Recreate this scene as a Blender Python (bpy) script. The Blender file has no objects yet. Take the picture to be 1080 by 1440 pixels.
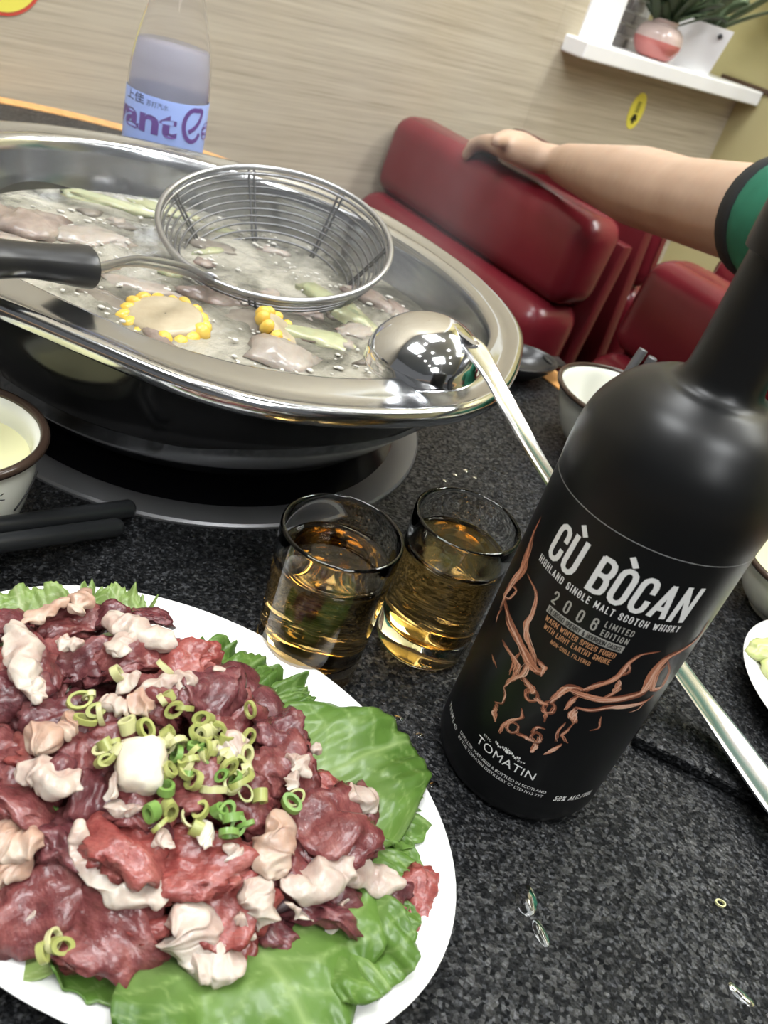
import bpy, bmesh, math, random
from math import sin, cos, pi, radians, sqrt, atan2
from mathutils import Vector, Matrix, noise

SC = bpy.context.scene
COL = SC.collection
T = 0.75            # height of the table top above the floor
EYE = 0.285         # camera height above the table top

# ------------------------------------------------------------------ camera
F_PX, PITCH, ROLL = 1165.0, radians(33.5), radians(18.6)
fwd = Vector((0, cos(PITCH), -sin(PITCH)))
dn0 = Vector((0, -sin(PITCH), -cos(PITCH)))
rt0 = Vector((1, 0, 0))
rgt = rt0 * cos(ROLL) - dn0 * sin(ROLL)
dwn = rt0 * sin(ROLL) + dn0 * cos(ROLL)
cam_d = bpy.data.cameras.new('camera')
cam_d.sensor_fit = 'VERTICAL'
cam_d.sensor_height = 36.0
cam_d.lens = F_PX / 1440 * 36
cam_d.clip_start, cam_d.clip_end = 0.01, 60
cam_d.dof.use_dof = True
cam_d.dof.focus_distance = 0.37
cam_d.dof.aperture_fstop = 17
cam = bpy.data.objects.new('camera', cam_d)
COL.objects.link(cam)
R3 = Matrix((rgt, -dwn, -fwd)).transposed()
cam.matrix_world = Matrix.Translation((0, 0, T + EYE)) @ R3.to_4x4()
SC.camera = cam

# ------------------------------------------------------------------ world, exposure
world = bpy.data.worlds.new('dining_room_ambient')
SC.world = world
world.use_nodes = True
world.node_tree.nodes['Background'].inputs[0].default_value = (0.93, 0.96, 1.0, 1)
world.node_tree.nodes['Background'].inputs[1].default_value = 0.16
SC.view_settings.view_transform = 'Standard'
SC.view_settings.look = 'None'
SC.view_settings.exposure = 0.0
SC.view_settings.gamma = 1.0
SC.view_settings.use_curve_mapping = False
LAMP = 24.0         # strength of the ceiling panels
SPOT = 80.0         # strength of the small downlights

# ------------------------------------------------------------------ helpers
random.seed(7)
def ray(px, py):
    return rgt * (px - 540) + dwn * (py - 720) + fwd * F_PX
def spot(px, py, z=0.0):
    """point at height z above the table, from a measured picture position"""
    v = ray(px, py)
    p = Vector((0, 0, EYE)) + v * ((z - EYE) / v.z)
    return Vector((p.x, p.y, z))
def depth_pt(px, py, d):
    return Vector((0, 0, EYE)) + ray(px, py) * (d / F_PX)
C45 = sqrt(.5)
def room(X, Y, z):
    """room axes: X runs out from the papered wall, Y along it; z above the table"""
    return Vector((C45 * X + C45 * Y, -C45 * X + C45 * Y, z + T))
ROOM_ROT = radians(-45)

def put(ob, parent=None):
    COL.objects.link(ob)
    if parent is not None:
        ob.parent = parent
    return ob
def tag(o, label, cat, group=None):
    o['label'] = label
    o['category'] = cat
    if group: o['group'] = group
    return o
def thing(name, label, cat, loc=(0, 0, 0), rotz=0.0, group=None, rot=None):
    o = bpy.data.objects.new(name, None)
    o.empty_display_size = .02
    COL.objects.link(o)
    o.location = loc
    o.rotation_euler = rot if rot is not None else (0, 0, rotz)
    return tag(o, label, cat, group)
def on_table(v):
    return Vector((v.x, v.y, v.z + T))

def mesh(name, verts, faces, mat, parent=None, smooth=True, loc=None, rotz=0.0, auto=None):
    me = bpy.data.meshes.new(name)
    me.from_pydata([tuple(v) for v in verts], [], faces)
    me.validate(); me.update()
    if mat is not None: me.materials.append(mat)
    if smooth:
        me.shade_smooth()
        if auto is not None:
            me.set_sharp_from_angle(angle=radians(auto))
    o = bpy.data.objects.new(name, me)
    put(o, parent)
    if loc is not None: o.location = loc
    if rotz: o.rotation_euler = (0, 0, rotz)
    return o
def struct(o):
    o['kind'] = 'structure'
    return o
def xf(verts, m):
    return [m @ Vector(v) for v in verts]

class Geo:
    """collects shapes that become one mesh"""
    def __init__(s): s.v, s.f = [], []
    def add(s, vf, m=None):
        v, f = vf; b = len(s.v)
        s.v += [(m @ Vector(p)) if m is not None else Vector(p) for p in v]
        s.f += [tuple(i + b for i in q) for q in f]
        return s
    def build(s, name, mat, parent=None, **k):
        return mesh(name, s.v, s.f, mat, parent, **k)

def lathe(prof, n=48, cap0=False, cap1=False, wob=None):
    v, f = [], []
    for (r, z) in prof:
        for i in range(n):
            a = 2 * pi * i / n
            v.append((r * cos(a), r * sin(a), z))
    for j in range(len(prof) - 1):
        for i in range(n):
            k = (i + 1) % n
            f.append((j * n + i, j * n + k, (j + 1) * n + k, (j + 1) * n + i))
    if cap0: f.append(tuple(reversed(range(n))))
    if cap1: f.append(tuple(range((len(prof) - 1) * n, len(prof) * n)))
    return v, f
def smooth_prof(pts, n=8):
    """Catmull-Rom through the points"""
    out = []
    P = [Vector(p) for p in pts]
    for i in range(len(P) - 1):
        a = P[max(i - 1, 0)]; b = P[i]; c = P[i + 1]; d = P[min(i + 2, len(P) - 1)]
        for k in range(n):
            t = k / n
            out.append(.5 * (2 * b + (c - a) * t + (2 * a - 5 * b + 4 * c - d) * t * t + (3 * b - a - 3 * c + d) * t ** 3))
    out.append(P[-1])
    return out
def tube(pts, r, n=10, closed=False, cap=True, flat=1.0, up=None):
    """swept tube; r a number or list; flat squashes it along the second axis"""
    P = [Vector(p) for p in pts]; m = len(P)
    R = r if isinstance(r, (list, tuple)) else [r] * m
    v, f = [], []
    ref = Vector(up) if up is not None else None
    prev = None
    for i in range(m):
        if closed: t = (P[(i + 1) % m] - P[i - 1])
        else: t = P[min(i + 1, m - 1)] - P[max(i - 1, 0)]
        t.normalize()
        if ref is not None: s = t.cross(ref)
        elif prev is None: s = t.cross(Vector((0, 0, 1)) if abs(t.z) < .9 else Vector((1, 0, 0)))
        else: s = prev - t * prev.dot(t)
        s.normalize(); prev = s
        w = s.cross(t).normalized()
        for k in range(n):
            a = 2 * pi * k / n
            v.append(P[i] + s * (R[i] * cos(a)) + w * (R[i] * flat * sin(a)))
    for i in range(m if closed else m - 1):
        j = (i + 1) % m
        for k in range(n):
            l = (k + 1) % n
            f.append((i * n + k, i * n + l, j * n + l, j * n + k))
    if cap and not closed:
        f.append(tuple(reversed(range(n)))); f.append(tuple(range((m - 1) * n, m * n)))
    return v, f
def circle(r, n=48, c=(0, 0, 0), nrm=None):
    pts = [Vector((r * cos(2 * pi * i / n), r * sin(2 * pi * i / n), 0)) for i in range(n)]
    if nrm is not None:
        q = Vector((0, 0, 1)).rotation_difference(Vector(nrm))
        pts = [q @ p for p in pts]
    return [p + Vector(c) for p in pts]
def box(x0, x1, y0, y1, z0, z1, bev=0.0, seg=3):
    bm = bmesh.new()
    bmesh.ops.create_cube(bm, size=1)
    for v in bm.verts:
        v.co = Vector((x0 if v.co.x < 0 else x1, y0 if v.co.y < 0 else y1, z0 if v.co.z < 0 else z1))
    if bev > 0:
        bmesh.ops.bevel(bm, geom=list(bm.edges), offset=bev, segments=seg, affect='EDGES', profile=.5)
    v = [x.co.copy() for x in bm.verts]
    for i, x in enumerate(bm.verts): x.index = i
    f = [tuple(x.index for x in q.verts) for q in bm.faces]
    bm.free()
    return v, f
_ICO = {}
def ico(sub):
    if sub not in _ICO:
        bm = bmesh.new(); bmesh.ops.create_icosphere(bm, subdivisions=sub, radius=1)
        for i, x in enumerate(bm.verts): x.index = i
        _ICO[sub] = ([x.co.copy() for x in bm.verts], [tuple(x.index for x in q.verts) for q in bm.faces])
        bm.free()
    return _ICO[sub]
def fill_poly(pts):
    return pts, [tuple(range(len(pts)))]
def prism(pts, z0, z1):
    n = len(pts)
    v = [(p[0], p[1], z0) for p in pts] + [(p[0], p[1], z1) for p in pts]
    f = [tuple(reversed(range(n))), tuple(range(n, 2 * n))]
    f += [(i, (i + 1) % n, n + (i + 1) % n, n + i) for i in range(n)]
    return v, f

def text_geo(s, width=None, height=None, bold=0.0, space=1.0, shear=0.0):
    """flat lettering as (verts, faces): x from 0 to width, cap height = height"""
    cu = bpy.data.curves.new('lettering', 'FONT')
    cu.body = s; cu.size = 1; cu.offset = bold; cu.space_character = space; cu.shear = shear
    cu.resolution_u = 3
    ob = bpy.data.objects.new('lettering_tmp', cu)
    COL.objects.link(ob)
    dg = bpy.context.evaluated_depsgraph_get()
    me = bpy.data.meshes.new_from_object(ob.evaluated_get(dg))
    v = [x.co.copy() for x in me.vertices]; f = [tuple(p.vertices) for p in me.polygons]
    bpy.data.objects.remove(ob); bpy.data.curves.remove(cu); bpy.data.meshes.remove(me)
    if not v: return [], []
    x0 = min(p.x for p in v); x1 = max(p.x for p in v)
    cap = .729
    sx = width / (x1 - x0) if width else height / cap
    sy = height / cap
    return [Vector(((p.x - x0) * sx, p.y * sy, 0)) for p in v], f

# ------------------------------------------------------------------ materials
def material(name, col=(.5, .5, .5), rough=.5, metal=0.0, spec=.5, trans=0.0, ior=1.45, sss=0.0, sss_r=(1, .3, .15), coat=0.0, emit=None, alpha=1.0):
    m = bpy.data.materials.new(name); m.use_nodes = True
    b = m.node_tree.nodes['Principled BSDF']
    def s(k, v): b.inputs[k].default_value = v
    s('Base Color', (*col, 1)); s('Roughness', rough); s('Metallic', metal); s('IOR', ior)
    s('Specular IOR Level', spec); s('Transmission Weight', trans); s('Coat Weight', coat); s('Alpha', alpha)
    if coat: s('Coat Roughness', .06)
    if sss:
        s('Subsurface Weight', sss); s('Subsurface Radius', sss_r); s('Subsurface Scale', .004)
    if emit:
        s('Emission Color', (*emit[:3], 1)); s('Emission Strength', emit[3])
    return m
def N(m, t, **k):
    n = m.node_tree.nodes.new(t)
    for a, v in k.items():
        if a in n.inputs: n.inputs[a].default_value = v
        else: setattr(n, a, v)
    return n
def link(m, a, b): m.node_tree.links.new(a, b)
def bsdf(m): return m.node_tree.nodes['Principled BSDF']
def coords(m, scale=(1, 1, 1), kind='Object', rot=(0, 0, 0)):
    tc = N(m, 'ShaderNodeTexCoord'); mp = N(m, 'ShaderNodeMapping')
    mp.inputs['Scale'].default_value = scale
    mp.inputs['Rotation'].default_value = rot
    link(m, tc.outputs[kind], mp.inputs['Vector'])
    return mp.outputs['Vector']
def ramp(m, fac, stops):
    r = N(m, 'ShaderNodeValToRGB')
    e = r.color_ramp.elements
    while len(e) < len(stops): e.new(.5)
    for x, (p, c) in zip(e, stops):
        x.position = p; x.color = (*c, 1) if len(c) == 3 else c
    link(m, fac, r.inputs['Fac'])
    return r.outputs['Color']
def noise_tex(m, vec, scale, detail=4, rough=.55, dist=0.0):
    n = N(m, 'ShaderNodeTexNoise', Scale=scale, Detail=detail, Roughness=rough, Distortion=dist)
    link(m, vec, n.inputs['Vector'])
    return n.outputs['Fac']
def bump(m, h, strength=.3, dist=.001):
    b = N(m, 'ShaderNodeBump', Strength=strength, Distance=dist)
    link(m, h, b.inputs['Height']); link(m, b.outputs['Normal'], bsdf(m).inputs['Normal'])
def noisy(name, stops, scale, rough=.5, detail=4, bmp=0, bscale=None, bdist=.001, kind='Object', stretch=(1, 1, 1), dist=0.0, **k):
    m = material(name, stops[0][1], rough, **k)
    v = coords(m, stretch, kind)
    link(m, ramp(m, noise_tex(m, v, scale, detail, dist=dist), stops), bsdf(m).inputs['Base Color'])
    if bmp: bump(m, noise_tex(m, v, bscale or scale, 4), bmp, bdist)
    return m

M = {}
# black textured stone of the table
m = material('black_granite', (.011, .012, .014), .32, spec=.46)
v = coords(m)
vor = N(m, 'ShaderNodeTexVoronoi', Scale=620.0); link(m, v, vor.inputs['Vector'])
n1 = noise_tex(m, v, 760, 5, .7); n2 = noise_tex(m, v, 60, 3)
mx = N(m, 'ShaderNodeMath', operation='ADD'); link(m, vor.outputs['Distance'], mx.inputs[0]); link(m, n1, mx.inputs[1])
bump(m, mx.outputs[0], .85, .00050)
vo2 = N(m, 'ShaderNodeTexVoronoi', Scale=820.0); link(m, v, vo2.inputs['Vector'])
sp_ = N(m, 'ShaderNodeSeparateColor'); link(m, vo2.outputs['Color'], sp_.inputs[0])
link(m, ramp(m, sp_.outputs[0], [(.0, (.0035, .0037, .0042)), (.60, (.006, .0064, .007)), (.82, (.014, .0147, .016)), (1.0, (.055, .057, .061))]), bsdf(m).inputs['Base Color'])  # grey stone specks, also painting the sparkle into the colour
link(m, ramp(m, n2, [(.3, (.27,) * 3), (.7, (.38,) * 3)]), bsdf(m).inputs['Roughness'])
vo3 = N(m, 'ShaderNodeTexVoronoi', Scale=560.0); link(m, v, vo3.inputs['Vector'])
sp3_ = N(m, 'ShaderNodeSeparateColor'); link(m, vo3.outputs['Color'], sp3_.inputs[0])
link(m, ramp(m, sp3_.outputs[1], [(.0, (.04,) * 3), (.5, (.19,) * 3), (.85, (.62,) * 3), (1.0, (1.0,) * 3)]), bsdf(m).inputs['Specular IOR Level'])
M['granite'] = m
M['orange_wood'] = noisy('orange_wood_edge', [(.3, (.62, .30, .09)), (.7, (.78, .42, .15))], 14, .4, stretch=(1, 12, 1))
M['dark_wood'] = noisy('dark_wood', [(.3, (.06, .035, .02)), (.7, (.11, .065, .04))], 9, .5, stretch=(1, 1, 8))
# brushed stainless steel
m = material('brushed_steel', (.62, .63, .645), .24, 1.0)
link(m, ramp(m, noise_tex(m, coords(m), 22, 3), [(.3, (.12,) * 3), (.7, (.22,) * 3)]), bsdf(m).inputs['Roughness'])
M['steel'] = m
M['polished'] = material('polished_steel', (.80, .80, .81), .09, 1.0)
M['wire_dark'] = material('dark_steel_wire', (.20, .20, .205), .38, 1.0)
M['ladle'] = material('ladle_steel', (.82, .82, .83), .26, 1.0)
M['wire'] = material('steel_wire', (.40, .40, .41), .34, 1.0)
M['dark_shell'] = material('shell_dark_reflection', (.012, .0125, .013), .16, 0.0, spec=.6)  # steel shell, its reflection of the black table put into the colour
M['ring_grey'] = material('brushed_grey_ring', (.16, .16, .165), .38, .55)
M['hob_glass'] = material('black_hob_glass', (.004, .004, .005), .12)
M['black_plastic'] = material('black_plastic', (.014, .014, .015), .28, spec=.55)
M['chopstick'] = material('black_melamine', (.016, .017, .018), .3)
m = noisy('broth', [(.36, (.075, .072, .058)), (.47, (.19, .18, .145)), (.60, (.35, .33, .275))], 17, .07, 6, .9, 130, .0030, dist=1.0)
M['broth'] = m
M['foam'] = material('soup_foam', (.55, .53, .48), .2)
M['boiled'] = noisy('boiled_meat', [(.3, (.17, .125, .105)), (.6, (.28, .225, .19)), (.8, (.36, .315, .27))], 70, .22, 4, .5, 160, .0015, sss=.2)
M['boiled_pale'] = noisy('boiled_pale', [(.3, (.25, .21, .175)), (.7, (.38, .335, .29))], 60, .2, 4, .4, 160, .0012, sss=.25)
M['cabbage'] = noisy('boiled_cabbage', [(.3, (.28, .29, .165)), (.7, (.42, .42, .265))], 50, .2, 3, .2, 90, .001, sss=.2)
M['mushroom'] = noisy('boiled_mushroom', [(.3, (.13, .11, .09)), (.7, (.24, .21, .17))], 60, .2)
M['corn'] = noisy('corn_kernel', [(.3, (.62, .38, .04)), (.7, (.74, .54, .14))], 60, .22, sss=.2)
M['corn_core'] = noisy('corn_core', [(.3, (.34, .275, .18)), (.7, (.44, .37, .26))], 80, .3)
M['glass'] = material('clear_glass', (.97, .98, .97), .0, trans=1.0, ior=1.45)
M['whisky'] = material('whisky', (.93, .60, .20), .0, trans=1.0, ior=1.36)
M['bottle_black'] = noisy('satin_black_coating', [(.3, (.0042, .0045, .0047)), (.7, (.0052, .0055, .0058))], 40, .36, spec=.42)
M['print_white'] = material('white_print', (.80, .80, .78), .5)
M['print_grey'] = material('silver_print', (.40, .39, .35), .45)
M['print_dark'] = material('black_print', (.012, .012, .012), .5)
M['print_copper'] = material('copper_print', (.55, .27, .13), .45)
M['print_line'] = material('thin_line_print', (.30, .30, .30), .5)
M['china'] = material('white_china', (.84, .84, .82), .12, spec=.5, coat=.3)
M['china_cream'] = material('cream_china', (.80, .80, .70), .15, coat=.3)
M['brown_rim'] = material('brown_glaze', (.045, .028, .02), .2)
M['tea'] = material('pale_yellow_tea', (.74, .72, .42), .08)
m = noisy('raw_meat', [(.25, (.075, .017, .018)), (.45, (.145, .038, .038)), (.60, (.205, .064, .060)), (.78, (.31, .15, .135))], 95, .27, 8, .7, 420, .0009, sss=.12, sss_r=(1, .25, .2), dist=.6, coat=.22)
M['meat'] = m
m = noisy('raw_meat_dark', [(.25, (.055, .014, .017)), (.48, (.115, .032, .036)), (.62, (.165, .054, .056)), (.80, (.27, .13, .12))], 100, .27, 8, .7, 420, .0009, sss=.12, sss_r=(1, .25, .2), dist=.6, coat=.22)
M['meat_dark'] = m
m = noisy('raw_meat_bright', [(.22, (.14, .026, .023)), (.48, (.24, .055, .048)), (.78, (.35, .13, .11))], 90, .27, 8, .7, 420, .0009, sss=.12, sss_r=(1, .25, .2), dist=.6, coat=.22)
M['meat_bright'] = m
for k_ in ('meat', 'meat_dark', 'meat_bright'):      # fine muscle fibre over the mottling
    m = M[k_]; b_ = bsdf(m); src = b_.inputs['Base Color'].links[0].from_socket
    fib = noise_tex(m, coords(m, (1, 7, 3)), 210, 5, .6, .4)
    mm = N(m, 'ShaderNodeMixRGB', blend_type='MULTIPLY'); mm.inputs[0].default_value = .42
    link(m, src, mm.inputs[1]); link(m, ramp(m, fib, [(.32, (.55, .45, .45)), (.55, (1.1, 1.1, 1.1)), (.72, (1.7, 1.9, 1.85))]), mm.inputs[2])
    link(m, mm.outputs[0], b_.inputs['Base Color'])
M['fat'] = noisy('raw_fat', [(.28, (.34, .20, .165)), (.45, (.45, .355, .30)), (.62, (.53, .46, .39))], 60, .25, 5, .6, 180, .0012, sss=.25, sss_r=(1, .6, .4))
M['fat_tan'] = noisy('raw_fat_tan', [(.28, (.30, .165, .115)), (.48, (.42, .28, .21)), (.68, (.50, .405, .325))], 55, .26, 5, .6, 180, .0012, sss=.25, sss_r=(1, .5, .3))
M['garlic'] = noisy('pale_chunk', [(.3, (.58, .49, .36)), (.6, (.68, .62, .51))], 55, .28, 4, .4, 150, .001, sss=.25, sss_r=(1, .7, .4))
M['scallion'] = noisy('scallion_green', [(.3, (.25, .27, .07)), (.7, (.40, .41, .15))], 45, .3, sss=.15, sss_r=(.6, 1, .2), kind='Object')
M['scallion_pale'] = noisy('scallion_pale', [(.3, (.42, .42, .19)), (.7, (.56, .54, .30))], 45, .3, sss=.2, sss_r=(.8, 1, .4))
M['scallion_dark'] = noisy('scallion_vivid', [(.3, (.11, .22, .045)), (.7, (.22, .34, .09))], 45, .3, sss=.15, sss_r=(.6, 1, .2))
def leaf_mat(name, lo, mid, pale):
    m = material(name, mid, .30, spec=.5)
    tc = N(m, 'ShaderNodeTexCoord'); sep = N(m, 'ShaderNodeSeparateXYZ'); link(m, tc.outputs['UV'], sep.inputs[0])
    vec = coords(m)
    c1 = ramp(m, noise_tex(m, vec, 38, 4), [(.3, lo), (.7, mid)])
    # x of the UV: 0 on a vein, 1 between; y: 0 at the stem end, 1 at the frilled edge
    mix = N(m, 'ShaderNodeMixRGB'); link(m, c1, mix.inputs[1]); mix.inputs[2].default_value = (*pale, 1)
    f = ramp(m, sep.outputs['X'], [(.0, (.75,) * 3), (.10, (.25,) * 3), (.22, (0, 0, 0))])
    link(m, f, mix.inputs[0])
    mix2 = N(m, 'ShaderNodeMixRGB'); link(m, mix.outputs[0], mix2.inputs[1]); mix2.inputs[2].default_value = (*pale, 1)
    g = ramp(m, sep.outputs['Y'], [(.0, (.95,) * 3), (.45, (.25,) * 3), (.75, (0, 0, 0))])
    link(m, g, mix2.inputs[0])
    link(m, mix2.outputs[0], bsdf(m).inputs['Base Color'])
    bump(m, noise_tex(m, vec, 120, 3), .35, .0012)
    tr = N(m, 'ShaderNodeBsdfTranslucent'); link(m, mix2.outputs[0], tr.inputs['Color'])
    ms = N(m, 'ShaderNodeMixShader'); ms.inputs[0].default_value = .28
    out = m.node_tree.nodes['Material Output']
    link(m, bsdf(m).outputs[0], ms.inputs[1]); link(m, tr.outputs[0], ms.inputs[2]); link(m, ms.outputs[0], out.inputs['Surface'])
    return m
M['lettuce'] = leaf_mat('lettuce_green', (.06, .14, .020), (.135, .25, .048), (.30, .42, .15))
M['lettuce_pale'] = leaf_mat('lettuce_pale', (.16, .26, .06), (.28, .38, .12), (.48, .54, .30))
# wall paper with horizontal grass-cloth grain
m = material('grasscloth_wallpaper', (.5, .42, .3), .72, spec=.2)
v = coords(m, (1, 1.6, 75)); v2 = coords(m, (1, 5, 340))
a = noise_tex(m, v, 1.8, 6, .6, .3); b = noise_tex(m, v2, 2.0, 4, .6)
mxx = N(m, 'ShaderNodeMath', operation='MULTIPLY_ADD'); link(m, b, mxx.inputs[0]); mxx.inputs[1].default_value = .45
sc_ = N(m, 'ShaderNodeMath', operation='MULTIPLY'); link(m, a, sc_.inputs[0]); sc_.inputs[1].default_value = .6
link(m, sc_.outputs[0], mxx.inputs[2])
link(m, ramp(m, mxx.outputs[0], [(.34, (.30, .25, .175)), (.46, (.42, .365, .275)), (.60, (.51, .455, .35)), (.78, (.58, .53, .425))]), bsdf(m).inputs['Base Color'])
bump(m, b, .15, .001)
M['wallpaper'] = m
M['yellow_wall'] = noisy('mustard_wall', [(.3, (.46, .41, .20)), (.7, (.53, .47, .25))], 2.2, .7)
M['white_paint'] = noisy('white_paint', [(.3, (.80, .80, .80)), (.7, (.86, .86, .86))], 6, .5)
M['grey_brick'] = noisy('grey_brick', [(.3, (.30, .28, .27)), (.7, (.46, .44, .43))], 30, .8)
M['ceiling'] = material('grey_ceiling', (.30, .31, .325), .8)
M['floor'] = noisy('grey_tile_floor', [(.3, (.25, .26, .27)), (.7, (.32, .33, .34))], 5, .35)
M['lamp'] = material('lit_lamp_panel', (1, 1, 1), .5, emit=(.96, .985, 1.0, LAMP))
M['down'] = material('lit_downlight', (1, 1, 1), .5, emit=(1.0, .98, .95, SPOT))
m = noisy('dark_red_leather', [(.3, (.125, .0105, .017)), (.7, (.165, .015, .024))], 7, .27, spec=.5)
bump(m, noise_tex(m, coords(m), 160, 3), .08, .001)
M['leather'] = m
M['leather_seam'] = material('leather_piping', (.10, .008, .012), .4)
m = noisy('skin', [(.3, (.43, .29, .205)), (.7, (.50, .35, .26))], 25, .5, sss=.15, sss_r=(1, .4, .25))
M['skin'] = m
M['shirt'] = noisy('green_cotton', [(.3, (.012, .13, .075)), (.7, (.02, .17, .10))], 40, .85)
M['cuff'] = material('black_ribbing', (.012, .013, .014), .85)
M['hair'] = material('black_hair', (.012, .010, .009), .5)

# ================================================================== the room
WALL_X, CORNER_Y, FLOOR_Z, CEIL_Z = -1.175, 1.80, -T, 1.90
def room_geo(g, name, mat, parent=None, smooth=False, auto=None):
    """geometry given in room axes, origin on the table plane"""
    o = g.build(name, mat, parent, smooth=smooth, auto=auto)
    o.location = (0, 0, T); o.rotation_euler = (0, 0, ROOM_ROT)
    return o
g = Geo().add(box(-2.2, 4.5, -3.5, 3.2, FLOOR_Z - .05, FLOOR_Z)); struct(room_geo(g, 'floor', M['floor']))
g = Geo().add(box(-2.2, 4.5, -3.5, 3.2, CEIL_Z, CEIL_Z + .05)); struct(room_geo(g, 'ceiling', M['ceiling']))
SHELF_Z0, SHELF_Z1 = .205, .228
# papered wall in two hung panels with a fine joint, the second one ends under the shelf
wl = Geo().add(box(WALL_X - .12, WALL_X - .004, -3.5, 1.255, FLOOR_Z, CEIL_Z)).add(box(WALL_X - .12, WALL_X - .004, 1.255, CORNER_Y, FLOOR_Z, SHELF_Z0))
wall_left = struct(room_geo(wl, 'wall_left', M['wallpaper']))
def in_wall(g, name, mat):
    o = g.build(name, mat, wall_left, smooth=False); return o
in_wall(Geo().add(box(WALL_X - .004, WALL_X, -3.5, 1.2000, FLOOR_Z, CEIL_Z)), 'wallpaper_panel', M['wallpaper'])
in_wall(Geo().add(box(WALL_X - .004, WALL_X, 1.2004, 1.255, FLOOR_Z, CEIL_Z)).add(box(WALL_X - .004, WALL_X, 1.255, CORNER_Y, FLOOR_Z, SHELF_Z0)), 'wallpaper_panel', M['wallpaper'])
struct(room_geo(Geo().add(box(-2.2, 4.5, CORNER_Y, CORNER_Y + .1, FLOOR_Z, CEIL_Z)), 'wall_back', M['yellow_wall']))
struct(room_geo(Geo().add(box(WALL_X - .06, WALL_X + .9, CORNER_Y - .006, CORNER_Y, .231, .240)), 'trim_1', M['dark_wood']))
# window-like recess above the shelf: white post, strip of small grey bricks, mustard back
struct(room_geo(Geo().add(box(WALL_X - .16, WALL_X - .13, 1.255, CORNER_Y, SHELF_Z0, CEIL_Z)), 'wall_recess', M['yellow_wall']))
struct(room_geo(Geo().add(box(WALL_X - .13, WALL_X + .004, 1.256, 1.345, SHELF_Z1, CEIL_Z, .004)), 'trim_2', M['white_paint']))
brick_back = struct(room_geo(Geo().add(box(WALL_X - .13, WALL_X - .085, 1.346, 1.52, SHELF_Z1, SHELF_Z1 + .5)), 'wall_brick_strip', M['white_paint']))
bm_ = None
for r_ in range(16):
    for c_ in range(4):
        y0 = 1.348 + c_ * .043 + (.0215 if r_ % 2 else 0)
        if y0 + .038 > 1.52: continue
        if bm_ is None:
            o = Geo().add(box(-.004, .006, 0, .038, 0, .0165, .0015, 1)).build('brick', M['grey_brick'], brick_back, smooth=False); bm_ = o.data
        else:
            o = bpy.data.objects.new('brick', bm_); put(o, brick_back)
        o.location = (WALL_X - .085, y0, SHELF_Z1 + .003 + r_ * .0215)
sh = room_geo(Geo().add(box(WALL_X - .13, WALL_X + .055, 1.225, CORNER_Y - .004, SHELF_Z0, SHELF_Z1 + .004, .003, 2)), 'wall_shelf', M['white_paint'])
tag(sh, 'long white painted ledge shelf on the papered wall holding plants', 'shelf')

# lamps of the room
def panel_lamp(X, Y, lx, ly, label):
    t = thing('ceiling_lamp', label, 'lamp', room(X, Y, CEIL_Z), ROOM_ROT, 'ceiling panel lamps')
    Geo().add(box(-lx / 2 - .02, lx / 2 + .02, -ly / 2 - .02, ly / 2 + .02, -.02, -.001)).build('housing', M['white_paint'], t, smooth=False)
    Geo().add(box(-lx / 2, lx / 2, -ly / 2, ly / 2, -.026, -.0205)).build('diffuser', M['lamp'], t, smooth=False)
for (X, Y, lx, ly) in [(-.45, -.55, .62, .62), (.95, .1, .62, .62), (-.10, 1.60, 1.5, .36), (-.75, .55, .5, .5), (2.2, -.6, .62, .62)]:
    panel_lamp(X, Y, lx, ly, 'flat white ceiling panel lamp above the dining tables')
for i in range(4):
    for j in range(3):
        X, Y = -.75 + i * .62, -.95 + j * .85
        t = thing('downlight', 'small round recessed downlight in the white ceiling', 'lamp', room(X + .28, Y + .12, CEIL_Z), 0, 'small ceiling downlights')
        v_, f_ = lathe([(.045, -.002), (.047, -.012), (.037, -.013), (.036, -.006)], 20); mesh('bezel', v_, f_, M['white_paint'], t)
        v_, f_ = lathe([(.0355, -.007)], 20, cap0=True); mesh('bulb', v_, f_, M['down'], t)

# ================================================================== the table
TX0, TX1, TY0, TY1 = -1.166, .55, -.20, .611
table = thing('dining_table', 'black stone-topped restaurant table with orange wooden edge', 'table', room((TX0 + TX1) / 2, (TY0 + TY1) / 2, FLOOR_Z), ROOM_ROT)
cx_, cy_ = (TX0 + TX1) / 2, (TY0 + TY1) / 2
def tl(X, Y): return X - cx_, Y - cy_
RW = .026   # width of the wooden edge
a, b = tl(TX0, TY0); c, d = tl(TX1, TY1)
HC = spot(327, 628)  # replaced below by the measured hob centre
HOB = Vector((-.149, .506, 0)); HOB_R = .158
def to_room(p): return (p.x - p.y) * C45, (p.x + p.y) * C45
hx, hy = tl(*to_room(HOB))
# stone top, a slab with a round opening for the hob; the two wall-side corners are rounded
def outline(ins):
    x0, x1, y0, y1 = a + ins, c - ins, b + ins, d - ins
    P = []
    for (cx0, cy0, r_, a0) in ((x1 - .02, y1 - .02, .02, 0), (x0 + .38 - ins, y1 - .38 + ins, .38 - ins, 90), (x0 + .30 - ins, y0 + .30 - ins, .30 - ins, 180), (x1 - .02, y0 + .02, .02, 270)):
        for i in range(19):
            t = radians(a0 + 5 * i); P.append((cx0 + r_ * cos(t), cy0 + r_ * sin(t)))
    return P
OI, OO = outline(RW), outline(0)
V, Fc = [], []
dense = []
for i, p in enumerate(OI):
    q = OI[(i + 1) % len(OI)]; m_ = max(1, int(sqrt((p[0] - q[0]) ** 2 + (p[1] - q[1]) ** 2) / .03))
    dense += [(p[0] + (q[0] - p[0]) * k / m_, p[1] + (q[1] - p[1]) * k / m_) for k in range(m_)]
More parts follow.
